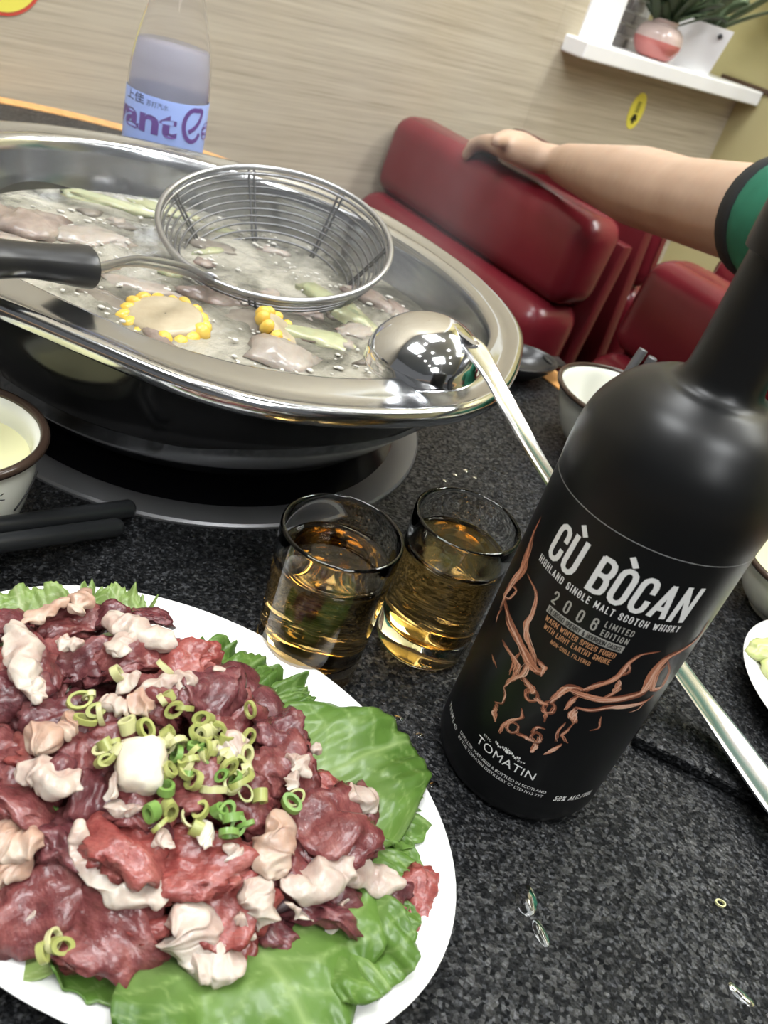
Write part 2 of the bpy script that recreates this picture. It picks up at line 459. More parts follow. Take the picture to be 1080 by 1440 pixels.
for (x, y) in dense:
    t = atan2(y - hy, x - hx)
    V += [(hx + HOB_R * cos(t), hy + HOB_R * sin(t), T), (x, y, T), (x, y, T - .028), (hx + HOB_R * cos(t), hy + HOB_R * sin(t), T - .028)]
k = len(dense)
for i in range(k):
    j = (i + 1) % k
    for q in range(4):
        r = (q + 1) % 4
        Fc.append((i * 4 + q, i * 4 + r, j * 4 + r, j * 4 + q))
mesh('stone_top', V, [tuple(reversed(f)) for f in Fc], M['granite'], table, smooth=False)
V, Fc = [], []
for p, q in zip(OI, OO): V += [(*p, T + .0012), (*q, T + .0012), (*q, T - .034), (*p, T - .034)]
k = len(OI)
for i in range(k):
    j = (i + 1) % k
    for q in range(4): Fc.append((i * 4 + q, i * 4 + (q + 1) % 4, j * 4 + (q + 1) % 4, j * 4 + q))
mesh('wooden_edge', V, [tuple(reversed(f)) for f in Fc], M['orange_wood'], table, smooth=False)
# raised stone panel at the serving end
PZ = .007
pts = [spot(884, 1047), spot(1080, 1146), spot(1290, 1246), spot(1345, 1075), spot(1180, 850), spot(1045, 800)]
pr = [tl(*to_room(p)) for p in pts]
v_, f_ = prism(pr, T, T + PZ)
o = mesh('raised_panel', v_, f_, M['granite'], table, smooth=False)
bv = o.modifiers.new('edge', 'BEVEL'); bv.width = .0018; bv.segments = 2
Geo().add(box(a + .3, c - .3, -.12, .12, .03, T - .034)).build('pedestal', M['dark_wood'], table, smooth=False)
Geo().add(box(a + .2, c - .2, -.3, .3, 0, .03, .004)).build('foot_plate', M['dark_wood'], table, smooth=False)

hob = thing('induction_hob', 'round black hob sunk in the table with a grey metal ring', 'hob', on_table(HOB))
v_, f_ = lathe([(.139, -.002), (.139, .0015), (.1405, .0025), (.1565, .0025), (.1578, .0012), (.1578, -.002)], 96); mesh('metal_ring', v_, f_, M['ring_grey'], hob, auto=40)
v_, f_ = lathe([(.1388, -.02), (.1388, -.001), (.08, -.0012), (.001, -.0012)], 72); mesh('glass_plate', v_, f_, M['hob_glass'], hob, auto=40)

# ================================================================== hot pot
RIM = .108
POT = Vector((-.15, .503, 0))
INR = [(-180, .178), (-140, .160), (-100, .147), (-85, .154), (-72, .163), (-47, .171), (-20, .178), (0, .177), (27, .166), (50, .160), (80, .157), (112, .160), (137, .176), (155, .184)]
OUR = [(-180, .207), (-150, .192), (-130, .184), (-105, .181), (-92, .182), (-80, .193), (-71, .202), (-62, .2045), (-50, .2025), (-41, .206), (-31, .214), (-15, .203), (5, .196), (20, .188), (43, .1905), (66, .194), (88, .183), (107, .180), (130, .206), (142, .216), (156, .217)]
def polar(tab, deg, blur=6):
    n_ = len(tab)
    def raw(dg):
        dg = (dg + 180) % 360 - 180
        for i in range(n_):
            p0, p1 = tab[i], tab[(i + 1) % n_]
            e = p1[0] + (360 if i == n_ - 1 else 0)
            if p0[0] <= dg <= e:
                t = (dg - p0[0]) / (e - p0[0]); t = t * t * (3 - 2 * t)
                return p0[1] + (p1[1] - p0[1]) * t
        return tab[0][1]
    return sum(raw(deg + q * 2.0) for q in range(-5, 6)) / 11
pot = thing('hot_pot', 'wide stainless steel hot pot with wavy flanged rim and dark shell', 'pot', on_table(POT))
NP = 144
def pot_rows(fn, rows):
    v, f = [], []
    for r in range(rows):
        for i in range(NP):
            dg = -180 + 360 * i / NP
            R_, z = fn(r, dg)
            v.append((R_ * cos(radians(dg)), R_ * sin(radians(dg)), z))
    for r in range(rows - 1):
        for i in range(NP):
            j = (i + 1) % NP
            f.append((r * NP + i, r * NP + j, (r + 1) * NP + j, (r + 1) * NP + i))
    return v, f
CORN = [cos(radians(4 * (d_ + 40))) for d_ in range(360)]
def basin_fn(r, dg):
    ri, ro = polar(INR, dg), polar(OUR, dg)
    w = ro - ri
    dip = -.0025 * cos(radians(4 * (dg + 42)))       # the flange waves: corners droop a little
    prof = [(.020, .012), (.100, .013), (.132, .020), (.148, .036)]
    if r < 4:
        return prof[r][0] * (.97 + .03 * ri / .165), prof[r][1]
    q = [(ri - .008, .060), (ri - .003, .085), (ri - .0008, RIM - .010), (ri, RIM - .004), (ri + .0022, RIM - .001), (ri + .0055, RIM),
         (ri + w * .45, RIM - .0022 + dip * .4), (ro - .010, RIM - .0022 + dip), (ro - .006, RIM + .0002 + dip), (ro - .003, RIM + .0008 + dip),
         (ro - .0006, RIM - .0006 + dip), (ro, RIM - .003 + dip), (ro - .0005, RIM - .0075 + dip), (ro - .003, RIM - .0098 + dip), (ro - .006, RIM - .0095 + dip), (ro - .010, RIM - .007 + dip), (ri + .010, RIM - .0065 + dip * .4)]
    return q[r - 4]
v_, f_ = pot_rows(basin_fn, 21)
f_.append(tuple(range(NP)))
mesh('steel_basin', v_, [tuple(reversed(q)) for q in f_], M['steel'], pot)
def shell_fn(r, dg):
    ri = polar(INR, dg); m_ = .166 + (ri - .166) * .6
    q = [(ri + .009, RIM - .006), (ri + .006, RIM - .016), (m_ + .003, .080), (m_ - .004, .062), (.150, .046), (.1385, .0365), (.136, .034), (.1345, .0335), (.130, .030), (.118, .016), (.106, .006), (.100, .0015), (.02, .0012)]
    return q[r]
v_, f_ = pot_rows(shell_fn, 13)
f_.append(tuple(range(12 * NP, 13 * NP)))
mesh('dark_shell', v_, f_, M['dark_shell'], pot)

# broth filling the basin
SOUP = .073
v_, f_ = [], []
NR = 44
for r in range(NR + 1):
    for i in range(NP):
        dg = -180 + 360 * i / NP
        ri = polar(INR, dg) - .0045
        R_ = max(.0008, ri * r / NR)
        x, y = R_ * cos(radians(dg)), R_ * sin(radians(dg))
        edge = 1 if r < NR - 1 else 0
        z = SOUP + edge * (.0022 * noise.noise(Vector((x * 38, y * 38, 3))) + .0012 * noise.noise(Vector((x * 110, y * 110, 7))))
        v_.append((x, y, z))
for r in range(NR):
    for i in range(NP):
        j = (i + 1) % NP
        f_.append((r * NP + i, r * NP + j, (r + 1) * NP + j, (r + 1) * NP + i))
broth = mesh('broth', v_, f_, M['broth'], None, loc=on_table(POT)); broth['kind'] = 'stuff'
tag(broth, 'cloudy bubbling beige broth filling the hot pot', 'soup')

def lump(size, seed, sub=3, rough=.28, freq=1.3, fold=0.0, boxy=0.0):
    """an irregular soft piece, size = half extents"""
    v, f = ico(sub); out = []
    off = Vector((seed * 3.1, seed * 1.7, seed * .9))
    for p in v:
        d = 1 + rough * noise.noise(p * freq + off) + rough * .55 * noise.noise(p * freq * 2.6 + off) + rough * .25 * noise.noise(p * freq * 6 + off)
        if boxy: d *= 1 + boxy * (1 / max(abs(p.x), abs(p.y), abs(p.z)) - 1) * .8
        q = Vector((p.x * size[0], p.y * size[1], p.z * size[2])) * d
        if fold:
            q.z += fold * size[2] * (cos(p.x * 2.6 + seed) + .6 * sin(p.y * 3.1 + seed * 2))
        out.append(q)
    return out, f
def soft(name, size, seed, mat, loc, rot=(0, 0, 0), label=None, cat=None, group=None, **k):
    v, f = lump(size, seed, **k)
    o = mesh(name, v, f, mat)
    o.location = loc; o.rotation_euler = rot
    if label: tag(o, label, cat, group)
    return o
# pieces cooking in the broth: (px, py, half length, half width, half height, turn, material, name, label)
soup_bits = [
    (40, 320, .030, .022, .010, .3, 'boiled', 'boiled_meat', 'brownish knobbly boiled meat lump by the steel wall of the pot'),
    (10, 355, .030, .018, .009, -.2, 'boiled_pale', 'boiled_meat', 'smooth pale pink boiled meat piece under the black ladle-strainer grip'),
    (160, 290, .040, .012, .006, .15, 'cabbage', 'cabbage_strip', 'long pale yellow-green cabbage strip floating at the steel wall'),
    (230, 297, .030, .009, .005, .1, 'cabbage', 'cabbage_strip', 'short yellowish cabbage strip next to the wire strainer'),
    (120, 335, .032, .016, .006, .5, 'boiled_pale', 'boiled_meat', 'flat greyish boiled meat slice beside the cabbage strip'),
    (480, 440, .040, .015, .007, -.6, 'cabbage', 'cabbage_strip', 'pale cabbage stalk lying below the wire strainer'),
    (520, 425, .024, .012, .007, -.5, 'boiled', 'boiled_meat', 'pinkish boiled meat piece by the inner steel wall behind the ladle'),
    (560, 440, .016, .009, .005, -.8, 'boiled', 'boiled_meat', 'small brown boiled meat scrap touching the steel wall'),
    (395, 505, .022, .017, .008, .1, 'boiled_pale', 'boiled_meat', 'round pinkish boiled meat piece against the front of the rim'),
    (440, 478, .028, .012, .006, .2, 'cabbage', 'cabbage_strip', 'pale wilted cabbage piece near the upturned ladle'),
    (300, 420, .026, .014, .006, .4, 'boiled', 'boiled_meat', 'beige boiled meat slice between corn and wire strainer'),
    (200, 408, .024, .010, .005, .2, 'boiled_pale', 'boiled_meat', 'pale boiled scrap under the strainer handle wires'),
    (360, 455, .022, .014, .004, .4, 'mushroom', 'mushroom_slice', 'dark soaked mushroom slice beside the corn'),
    (150, 425, .022, .009, .004, -.3, 'mushroom', 'mushroom_slice', 'dark mushroom slice between corn and black grip'),
    (300, 350, .020, .012, .004, .3, 'mushroom', 'mushroom_slice', 'grey mushroom slice in the middle of the broth'),
    (500, 470, .018, .010, .005, .9, 'boiled_pale', 'boiled_meat', 'pale boiled scrap next to the ladle bowl'),
    (420, 440, .018, .009, .005, -.2, 'boiled', 'boiled_meat', 'brown boiled scrap under the rim of the wire strainer'),
]
for i, (px, py, l, w, hh, tz, mt, nm, lb) in enumerate(soup_bits):
    p = on_table(spot(px, py, SOUP - .0015))
    soft(nm, (l, w, hh), i + 11, M[mt], p, (0, 0, tz), lb, 'meat' if mt.startswith('boiled') else ('cabbage' if mt == 'cabbage' else 'mushroom'), rough=.45, freq=1.6)
# smaller scraps adrift between the big pieces
rs = random.Random(17)
for i in range(34):
    aa = rs.uniform(0, 2 * pi); rr = .02 + sqrt(rs.random()) * .118
    q = POT + Vector((rr * cos(aa), rr * sin(aa), SOUP - .0005))
    soft('soup_scrap', (rs.uniform(.006, .016), rs.uniform(.004, .009), .003), i + 90, M[rs.choice(['boiled', 'boiled_pale', 'boiled_pale', 'cabbage', 'mushroom'])], on_table(q), (0, 0, rs.uniform(0, 3)), 'small ragged scrap of food adrift in the broth', 'soup scrap', 'scraps adrift in the broth', rough=.6, freq=1.8, sub=2)
# corn slice with a ring of kernels
cp = spot(232, 452, SOUP - .001)
corn = thing('corn_cob_slice', 'round slice of yellow corn cob floating in the broth', 'corn', on_table(cp), rot=(radians(6), radians(-4), .3))
v_, f_ = lathe(smooth_prof([(.0005, .0055), (.010, .0062), (.0205, .0052), (.0218, 0), (.019, -.008), (.0005, -.009)], 4), 32); mesh('cob_core', v_, f_, M['corn_core'], corn)
kv, kf = lump((.0052, .0045, .0062), 3, sub=2, rough=.12)
for i in range(17):
    t = 2 * pi * i / 17
    if i == 0: ko = mesh('kernel', kv, kf, M['corn'], corn); kme = ko.data
    else: ko = bpy.data.objects.new('kernel', kme); put(ko, corn)
    rr_ = random.uniform(.0212, .0238); ko.location = (rr_ * cos(t), rr_ * sin(t), random.uniform(-.0012, .0022)); ko.rotation_euler = (random.uniform(-.4, .4), random.uniform(-.4, .4), t); ko.scale = (random.uniform(.8, 1.15), random.uniform(.85, 1.25), random.uniform(.7, 1.0))
cp2 = spot(398, 470, SOUP)
corn2 = thing('corn_cob_slice', 'half-sunken corn slice with loose pale kernels near the ladle', 'corn', on_table(cp2), rot=(radians(25), radians(20), 1.3))
v_, f_ = lathe(smooth_prof([(.0005, .0035), (.010, .004), (.014, .003), (.015, 0), (.0005, -.009)], 4), 28); mesh('cob_core', v_, f_, M['corn_core'], corn2)
for i in range(13):
    t = 2 * pi * i / 13
    ko = bpy.data.objects.new('kernel', kme); put(ko, corn2); ko.location = (.0172 * cos(t), .0172 * sin(t), 0); ko.rotation_euler = (0, 0, t); ko.scale = (.85,) * 3
# foam bubbles, uncountable
g = Geo(); sv, sf = ico(2); rb = random.Random(5)
for i in range(900):
    aa = rb.uniform(0, 2 * pi); rr = sqrt(rb.random()) * .150
    if noise.noise(Vector((rr * cos(aa) * 22, rr * sin(aa) * 22, 1))) < -.02: continue
    s_ = rb.choice([.0004, .0005, .0007, .0009, .0012])
    g.add((sv, sf), Matrix.Translation((rr * cos(aa), rr * sin(aa), SOUP + .0018)) @ Matrix.Diagonal((s_ * rb.uniform(1, 2.6), s_ * rb.uniform(1, 1.6), s_ * .8, 1)))
fo = g.build('foam', M['foam'], None); fo.location = on_table(POT); fo['kind'] = 'stuff'; tag(fo, 'tiny white foam bubbles scattered over the simmering broth', 'foam')

# ------------------------------------------------------------------ wire strainer
SCN = Vector((-.1318, .5660, .1045)); SN = Vector((-.004, -.255, .967)).normalized(); SR = .080
strainer = thing('wire_strainer', 'round steel wire basket strainer with black grip resting in the pot', 'strainer', on_table(SCN))
Qs = Vector((0, 0, 1)).rotation_difference(SN)
def sl(r, t, z): return Qs @ Vector((r * cos(t), r * sin(t), z))
mesh('rim_ring', *tube([sl(SR, 2 * pi * i / 72, 0) for i in range(72)], .0021, 10, closed=True), M['wire'], strainer)
mesh('rim_ring', *tube([sl(SR - .0015, 2 * pi * i / 72, -.0042) for i in range(72)], .0013, 8, closed=True), M['wire'], strainer)
DEP = .046
def srad(k): return SR - .001 - .030 * k ** 1.15        # radius at relative depth k
for i in range(1, 11):
    kk = i / 10
    mesh('wire_hoop', *tube([sl(srad(kk), 2 * pi * q / 64, -.004 - (DEP - .004) * kk) for q in range(64)], .0008, 6, closed=True), M['wire_dark'], strainer)
for i in range(7):
    for s_ in (-.025, .025):
        t = 2 * pi * i / 7 + .35 + s_
        mesh('wire_rib', *tube([sl(srad(q / 8) + .0012, t, -.0005 - DEP * q / 8) for q in range(9)], .00095, 6), M['wire_dark'], strainer)
for i in range(-5, 6):
    w_ = sqrt(max(0, .048 ** 2 - (i * .0092) ** 2))
    mesh('base_wire', *tube([Qs @ Vector((i * .0092, -w_ + 2 * w_ * q / 6, -DEP)) for q in range(7)], .0008, 6), M['wire_dark'], strainer)
# fork wires and grip
att = min((sl(SR, 2 * pi * i / 360, 0) + SCN for i in range(360)), key=lambda p: (p - depth_pt(298, 387, (p - Vector((0, 0, EYE))).dot(fwd))).length)
gA, gB, gC = spot(128, 376, .119), spot(40, 366, .1235), spot(-95, 358, .126)
for off in (-.0045, .0045):
    path = smooth_prof([att + Vector((off * .5, off * .3, -.001)), spot(255, 378, .101) + Vector((0, off, 0)), spot(190, 367, .111) + Vector((0, off, 0)), gA + Vector((.002, off, 0)), gA + (gB - gA) * .35 + Vector((0, off, 0))], 8)
    mesh('fork_wire', *tube([p - SCN for p in path], .0019, 8), M['wire'], strainer)
mesh('fork_clasp', *tube([att - SCN + Qs @ Vector((.0055 * cos(q * pi / 8) , 0, .004 * sin(q * pi / 8))) for q in range(17)], .0013, 6), M['wire'], strainer)
gp = smooth_prof([gA, gA + (gB - gA) * .35, gB, gB + (gC - gB) * .4, gC, gC + (gC - gB) * .45], 30)
gr = []
for i, p in enumerate(gp):
    t = i / (len(gp) - 1)
    gr.append((.0112 + .0013 * sin(t * 9 + .9)) * (1 if t > .05 else sqrt(max(.02, 1 - (1 - t / .05) ** 2))))
mesh('black_grip', *tube([p - SCN for p in gp], gr, 20, flat=.80), M['black_plastic'], strainer)

# ------------------------------------------------------------------ ladle, turned over on the flange
LC = spot(597, 497, .1130)
ladle = thing('soup_ladle', 'shiny steel ladle lying upside down on the corner of the pot', 'ladle', on_table(LC))
tilt = Matrix.Rotation(radians(-9), 4, 'Y') @ Matrix.Rotation(radians(7), 4, 'X')
bp = smooth_prof([(.0002, .0195), (.013, .0180), (.0235, .0125), (.0300, .0045), (.0318, -.003)], 6)
prof = [(p.x, p.y) for p in bp] + [(.0325, -.0042), (.0315, -.0046)] + [(max(.0002, p.x - .0012), p.y - .0014) for p in reversed(bp)]
v_, f_ = lathe(prof, 56); mesh('ladle_bowl', xf(v_, tilt), f_, M['polished'], ladle)
h0 = tilt @ Vector((.019, -.005, .0172))
hp = [LC + h0, spot(664, 486, .127), spot(690, 526, .1235), spot(724, 588, .114), spot(770, 668, .096), spot(860, 805, .060), spot(960, 948, .030), spot(1022, 1032, .0165), spot(1085, 1118, .0125), spot(1150, 1200, .0145)]
path = smooth_prof(hp, 8)
V, Fc = [], []
nn = len(path)
for i, p in enumerate(path):
    t = i / (nn - 1)
    tg = (path[min(i + 1, nn - 1)] - path[max(i - 1, 0)]).normalized()
    side = tg.cross(Vector((0, 0, 1))).normalized(); upv = side.cross(tg).normalized()
    w = .0105 - .0050 * min(1, t / .25) if t < .25 else .0055 + .0052 * ((t - .25) / .75) ** 1.1
    th = .0014
    sec = [(-1, -.2), (-1, .6), (-.80, 1), (-.62, .55), (0, .25), (.62, .55), (.80, 1), (1, .6), (1, -.2), (.8, -.6), (-.8, -.6)]
    for (s_, u_) in sec: V.append(p + side * (w * s_) + upv * (th * u_) - LC)
    if i:
        m_ = len(sec)
        for q in range(m_):
            r = (q + 1) % m_
            Fc.append(((i - 1) * m_ + q, (i - 1) * m_ + r, i * m_ + r, i * m_ + q))
m_ = len(sec); Fc += [tuple(range(m_)), tuple(reversed(range((nn - 1) * m_, nn * m_)))]
mesh('ladle_handle', V, Fc, M['ladle'], ladle, auto=50)

# ================================================================== whisky bottle
BX, BY, BR = .0936, .2735, .0385
bottle = thing('whisky_bottle', 'satin black whisky bottle with white lettering and copper smoke antlers', 'bottle', (BX, BY, T))
bp = [(.001, .0035), (.026, .0028), (.031, .0005), (.0345, .0006), (.0372, .0028), (.0384, .0065), (.0385, .012), (.0385, .08), (.0385, .148)]
sh_ = smooth_prof([(.0385, .148), (.0388, .157), (.0384, .167), (.0362, .1765), (.0300, .1865), (.0218, .1925), (.0165, .1945), (.0140, .1975), (.0133, .203), (.0130, .215), (.0128, .240)], 6)
v_, f_ = lathe(bp + [(p.x, p.y) for p in sh_[1:]], 96); mesh('bottle_body', v_, f_, M['bottle_black'], bottle)
v_, f_ = lathe([(.0128, .2385), (.0146, .239), (.0149, .241), (.0149, .281), (.0140, .2835), (.001, .284)], 64); mesh('stopper_capsule', v_, f_, M['bottle_black'], bottle, auto=35)
def wrap(v, deg0, z0, eps=.00018, R=BR):
    """flat label artwork onto the bottle: x along the girth, y up"""
    out = []
    for p in v:
        a_ = radians(deg0) + p.x / R
        out.append(Vector(((R + eps) * cos(a_), (R + eps) * sin(a_), z0 + p.y)))
    return out
def lettering(s, d0, d1, z, h, mat, name='lettering', space=1.0, eps=.00018, shear=0.0):
    """open wide capitals"""
    w = radians(d1 - d0) * BR
    v, f = text_geo(s, w, h, 0.0, space, shear)
    return mesh(name, wrap(v, d0, z, eps), f, mat, bottle, smooth=False)
# narrow grotesque capitals, drawn as strokes in a unit box
RD = [(0, .2), (.03, .86), (.16, .96), (.38, 1), (.62, 1), (.84, .96), (.97, .86), (1, .2)]
CT = [(1, .68), (1, .80), (.90, .93), (.66, 1), (.34, 1), (.10, .93), (0, .80), (0, .20), (.10, .07), (.34, 0), (.66, 0), (.90, .07), (1, .20), (1, .32)]
OL = [(0, .2), (0, .8), (.10, .93), (.34, 1), (.66, 1), (.90, .93), (1, .8), (1, .2), (.90, .07), (.66, 0), (.34, 0), (.10, .07), (0, .2)]
PB = [(0, 0), (0, 1), (.6, 1), (.9, .93), (1, .82), (1, .63), (.9, .52), (.6, .46), (0, .46)]
US = [(0, 1), (0, .2), (.10, .07), (.34, 0), (.66, 0), (.90, .07), (1, .2), (1, 1)]
GLY = {
 'A': (.44, [[(0, 0), (.5, 1), (1, 0)], [(.2, .27), (.8, .27)]]), 'B': (.41, [[(0, 0), (0, 1), (.6, 1), (.9, .93), (1, .83), (1, .67), (.9, .57), (.6, .52), (0, .52)], [(.6, .52), (.9, .46), (1, .36), (1, .16), (.9, .05), (.6, 0), (0, 0)]]),
 'C': (.40, [CT]), 'D': (.42, [[(0, 0), (0, 1), (.55, 1), (.88, .92), (1, .78), (1, .22), (.88, .08), (.55, 0), (0, 0)]]), 'E': (.36, [[(1, 1), (0, 1), (0, 0), (1, 0)], [(0, .52), (.85, .52)]]), 'F': (.35, [[(1, 1), (0, 1), (0, 0)], [(0, .52), (.85, .52)]]),
 'G': (.41, [CT + [(1, .48), (.55, .48)]]), 'H': (.42, [[(0, 0), (0, 1)], [(1, 0), (1, 1)], [(0, .5), (1, .5)]]), 'I': (.15, [[(.5, 0), (.5, 1)]]), 'K': (.42, [[(0, 0), (0, 1)], [(1, 1), (0, .40)], [(.32, .56), (1, 0)]]),
 'L': (.35, [[(0, 1), (0, 0), (1, 0)]]), 'M': (.54, [[(0, 0), (0, 1), (.5, .22), (1, 1), (1, 0)]]), 'N': (.43, [[(0, 0), (0, 1), (1, 0), (1, 1)]]), 'O': (.41, [OL]), 'P': (.40, [PB]), 'R': (.41, [PB, [(.5, .46), (1, 0)]]),
 'S': (.39, [[(1, .72), (1, .82), (.90, .94), (.66, 1), (.34, 1), (.10, .94), (0, .82), (0, .67), (.15, .56), (.85, .43), (1, .32), (1, .18), (.90, .06), (.66, 0), (.34, 0), (.10, .06), (0, .18), (0, .28)]]),
 'T': (.39, [[(0, 1), (1, 1)], [(.5, 1), (.5, 0)]]), 'U': (.41, [US]), 'V': (.42, [[(0, 1), (.5, 0), (1, 1)]]), 'W': (.60, [[(0, 1), (.25, 0), (.5, .85), (.75, 0), (1, 1)]]), 'Y': (.42, [[(0, 1), (.5, .46), (1, 1)], [(.5, .46), (.5, 0)]]),
 '0': (.40, [OL]), '2': (.39, [[(0, .76), (0, .84), (.12, .95), (.36, 1), (.66, 1), (.90, .94), (1, .82), (1, .66), (.82, .46), (0, 0), (1, 0)]]), '6': (.40, [[(1, .72), (1, .80), (.90, .93), (.66, 1), (.34, 1), (.10, .93), (0, .80), (0, .2), (.10, .07), (.34, 0), (.66, 0), (.90, .07), (1, .2), (1, .40), (.90, .53), (.66, .59), (.34, .59), (.10, .52), (0, .42)]]),
 '5': (.39, [[(.95, 1), (.06, 1), (0, .56), (.3, .63), (.66, .63), (.90, .55), (1, .43), (1, .2), (.90, .07), (.66, 0), (.34, 0), (.10, .07), (0, .2)]]), '7': (.38, [[(0, 1), (1, 1), (.35, 0)]]),
 '&': (.46, [[(1, 0), (.15, .72), (.15, .9), (.38, 1), (.62, .92), (.62, .75), (.10, .38), (.05, .16), (.3, 0), (.6, .04), (1, .42)]]), '-': (.30, [[(.1, .48), (.9, .48)]]), '.': (.15, [[(.5, 0), (.5, .02)]]), '/': (.36, [[(0, 0), (1, 1)]]),
 '%': (.56, [[(.15, 0), (.85, 1)], [(0, .7), (0, .95), (.3, .95), (.3, .7), (0, .7)], [(.7, .05), (.7, .3), (1, .3), (1, .05), (.7, .05)]]), ' ': (.22, []),
}
GRAVE = [(-.02, 1.36), (.50, 1.16)]
def narrow(s, d0, d1, z, h, mat, stroke=.115, eps=.00018, shear=0.0):
    W = radians(d1 - d0) * BR / h
    base = {'\u00d9': 'U', '\u00d2': 'O'}
    gl = [GLY[base.get(ch, ch)] for ch in s]
    gap = (W - sum(q[0] for q in gl)) / max(1, len(s) - 1)
    V, Fc, x = [], [], 0.0
    for ch, (w, lines) in zip(s, gl):
        ln = list(lines) + ([GRAVE] if ch in base else [])
        for P in ln:
            pts = [Vector((x + stroke / 2 + p[0] * (w - stroke), stroke / 2 + p[1] * (1 - stroke))) for p in P]
            for i in range(len(pts) - 1):
                p, q = pts[i], pts[i + 1]; t = q - p
                if t.length < 1e-6: continue
                L = t.length; t.normalize(); nrm = Vector((-t.y, t.x)) * (stroke / 2)
                e0 = stroke / 2 if (i == 0 and abs(t.x * t.y) < .05) else stroke * .18
                e1 = stroke / 2 if (i == len(pts) - 2 and abs(t.x * t.y) < .05) else stroke * .18
                if len(pts) < 7 and abs(t.x * t.y) < .05: e0 = e1 = stroke / 2
                m_ = max(1, int(L * h / .0018))
                a0, a1 = p - t * e0, q + t * e1
                b_ = len(V)
                for k in range(m_ + 1):
                    c_ = a0.lerp(a1, k / m_)
                    for sg in (-1, 1):
                        r_ = c_ + nrm * sg; V.append(Vector(((r_.x + shear * r_.y) * h, r_.y * h, 0)))
                    if k: Fc.append((b_ + 2 * k - 2, b_ + 2 * k - 1, b_ + 2 * k + 1, b_ + 2 * k))
        x += w + gap
    return mesh('lettering', wrap(V, d0, z, eps), Fc, mat, bottle, smooth=False)
W_, G_, D_, K_ = M['print_white'], M['print_grey'], M['print_dark'], M['print_copper']
narrow('C\u00d9 B\u00d2CAN', -148.5, -63.5, .1228, .0160, W_, .125, shear=.05)
narrow('HIGHLAND SINGLE MALT SCOTCH WHISKY', -151.5, -62.5, .1180, .0032, W_, .125)
narrow('2006', -132.0, -104.0, .1092, .0056, G_, .12)
narrow('LIMITED', -101.0, -85.4, .1128, .0028, G_, .125)
narrow('EDITION', -100.8, -85.8, .1088, .0028, G_, .125)
V, Fc = [], []
for i in range(25):
    a_ = -131.8 + 45.8 * i / 24
    for z in (.1046, .1078): V.append(Vector(((BR + .00012) * cos(radians(a_)), (BR + .00012) * sin(radians(a_)), z)))
    if i: Fc.append((2 * i - 2, 2 * i, 2 * i + 1, 2 * i - 1))
mesh('grey_bar', V, Fc, G_, bottle)
narrow('OLOROSO SHERRY & BOURBON CASKS', -130.6, -87.2, .1051, .0023, D_, .11, eps=.00028)
narrow('WARM WINTER SPICES FUSED', -130.1, -87.9, .1012, .0025, K_, .12)
narrow('WITH LIGHT EARTHY SMOKE', -128.8, -88.7, .0978, .0025, K_, .12)
narrow('NON-CHILL FILTERED', -121.3, -97.5, .0942, .0019, K_, .12)
lettering('TOMATIN', -133.6, -91.8, .0285, .0047, W_, space=1.05)
lettering('ESTD', -130.6, -124.6, .0344, .0012, W_, space=1.2)
lettering('1897', -106.8, -101.0, .0346, .0012, W_, space=1.2)
lettering('DISTILLED, MATURED & BOTTLED IN SCOTLAND', -147.0, -80.6, .0228, .0017, W_)
lettering('BY THE TOMATIN DISTILLERY C\u00ba LTD IV13 7YT', -147.0, -81.0, .0200, .0017, W_)
narrow('700ML', -172.0, -157.0, .0206, .0030, W_, .12)
lettering('\u212e', -155.5, -151.0, .0206, .0026, W_)
narrow('50% ALC./VOL', -73.6, -44.5, .0190, .0033, W_, .13, shear=.15)
# small crest over the distillery name
g = Geo(); rc = random.Random(3)
for s_ in (-1, 1):
    for i in range(6):
        x0 = s_ * (.0012 + i * .00085); y0 = .0010 + .0006 * sin(i * 1.7)
        pts = [(x0, y0 - .0008), (x0 + s_ * .0006, y0 - .0002), (x0 + s_ * .0003, y0 + .0006), (x0 - s_ * .0003, y0 + .0004)]
        g.add(fill_poly([Vector((p[0], p[1], 0)) for p in (pts if s_ > 0 else pts[::-1])]))
for i in range(5):
    x0 = (i - 2) * .00055
    g.add(fill_poly([Vector((x0 - .0003, .0018, 0)), Vector((x0 + .0003, .0018, 0)), Vector((x0 * 1.5, .0032 - abs(i - 2) * .0003, 0))]))
g.add(fill_poly([Vector((.0009 * cos(t * pi / 4), .0008 + .0009 * sin(t * pi / 4), 0)) for t in range(8)]))
mesh('crest', wrap(g.v, -113.5, .0352), g.f, W_, bottle, smooth=False)
# fine line round the top of the label
V, Fc = [], []
for i in range(97):
    a_ = 2 * pi * i / 96
    for z in (.14835, .14865): V.append(((BR + .00018) * cos(a_), (BR + .00018) * sin(a_), z))
    if i: Fc.append((2 * i - 2, 2 * i, 2 * i + 1, 2 * i - 1))
mesh('label_edge_line', V, Fc, M['print_line'], bottle)
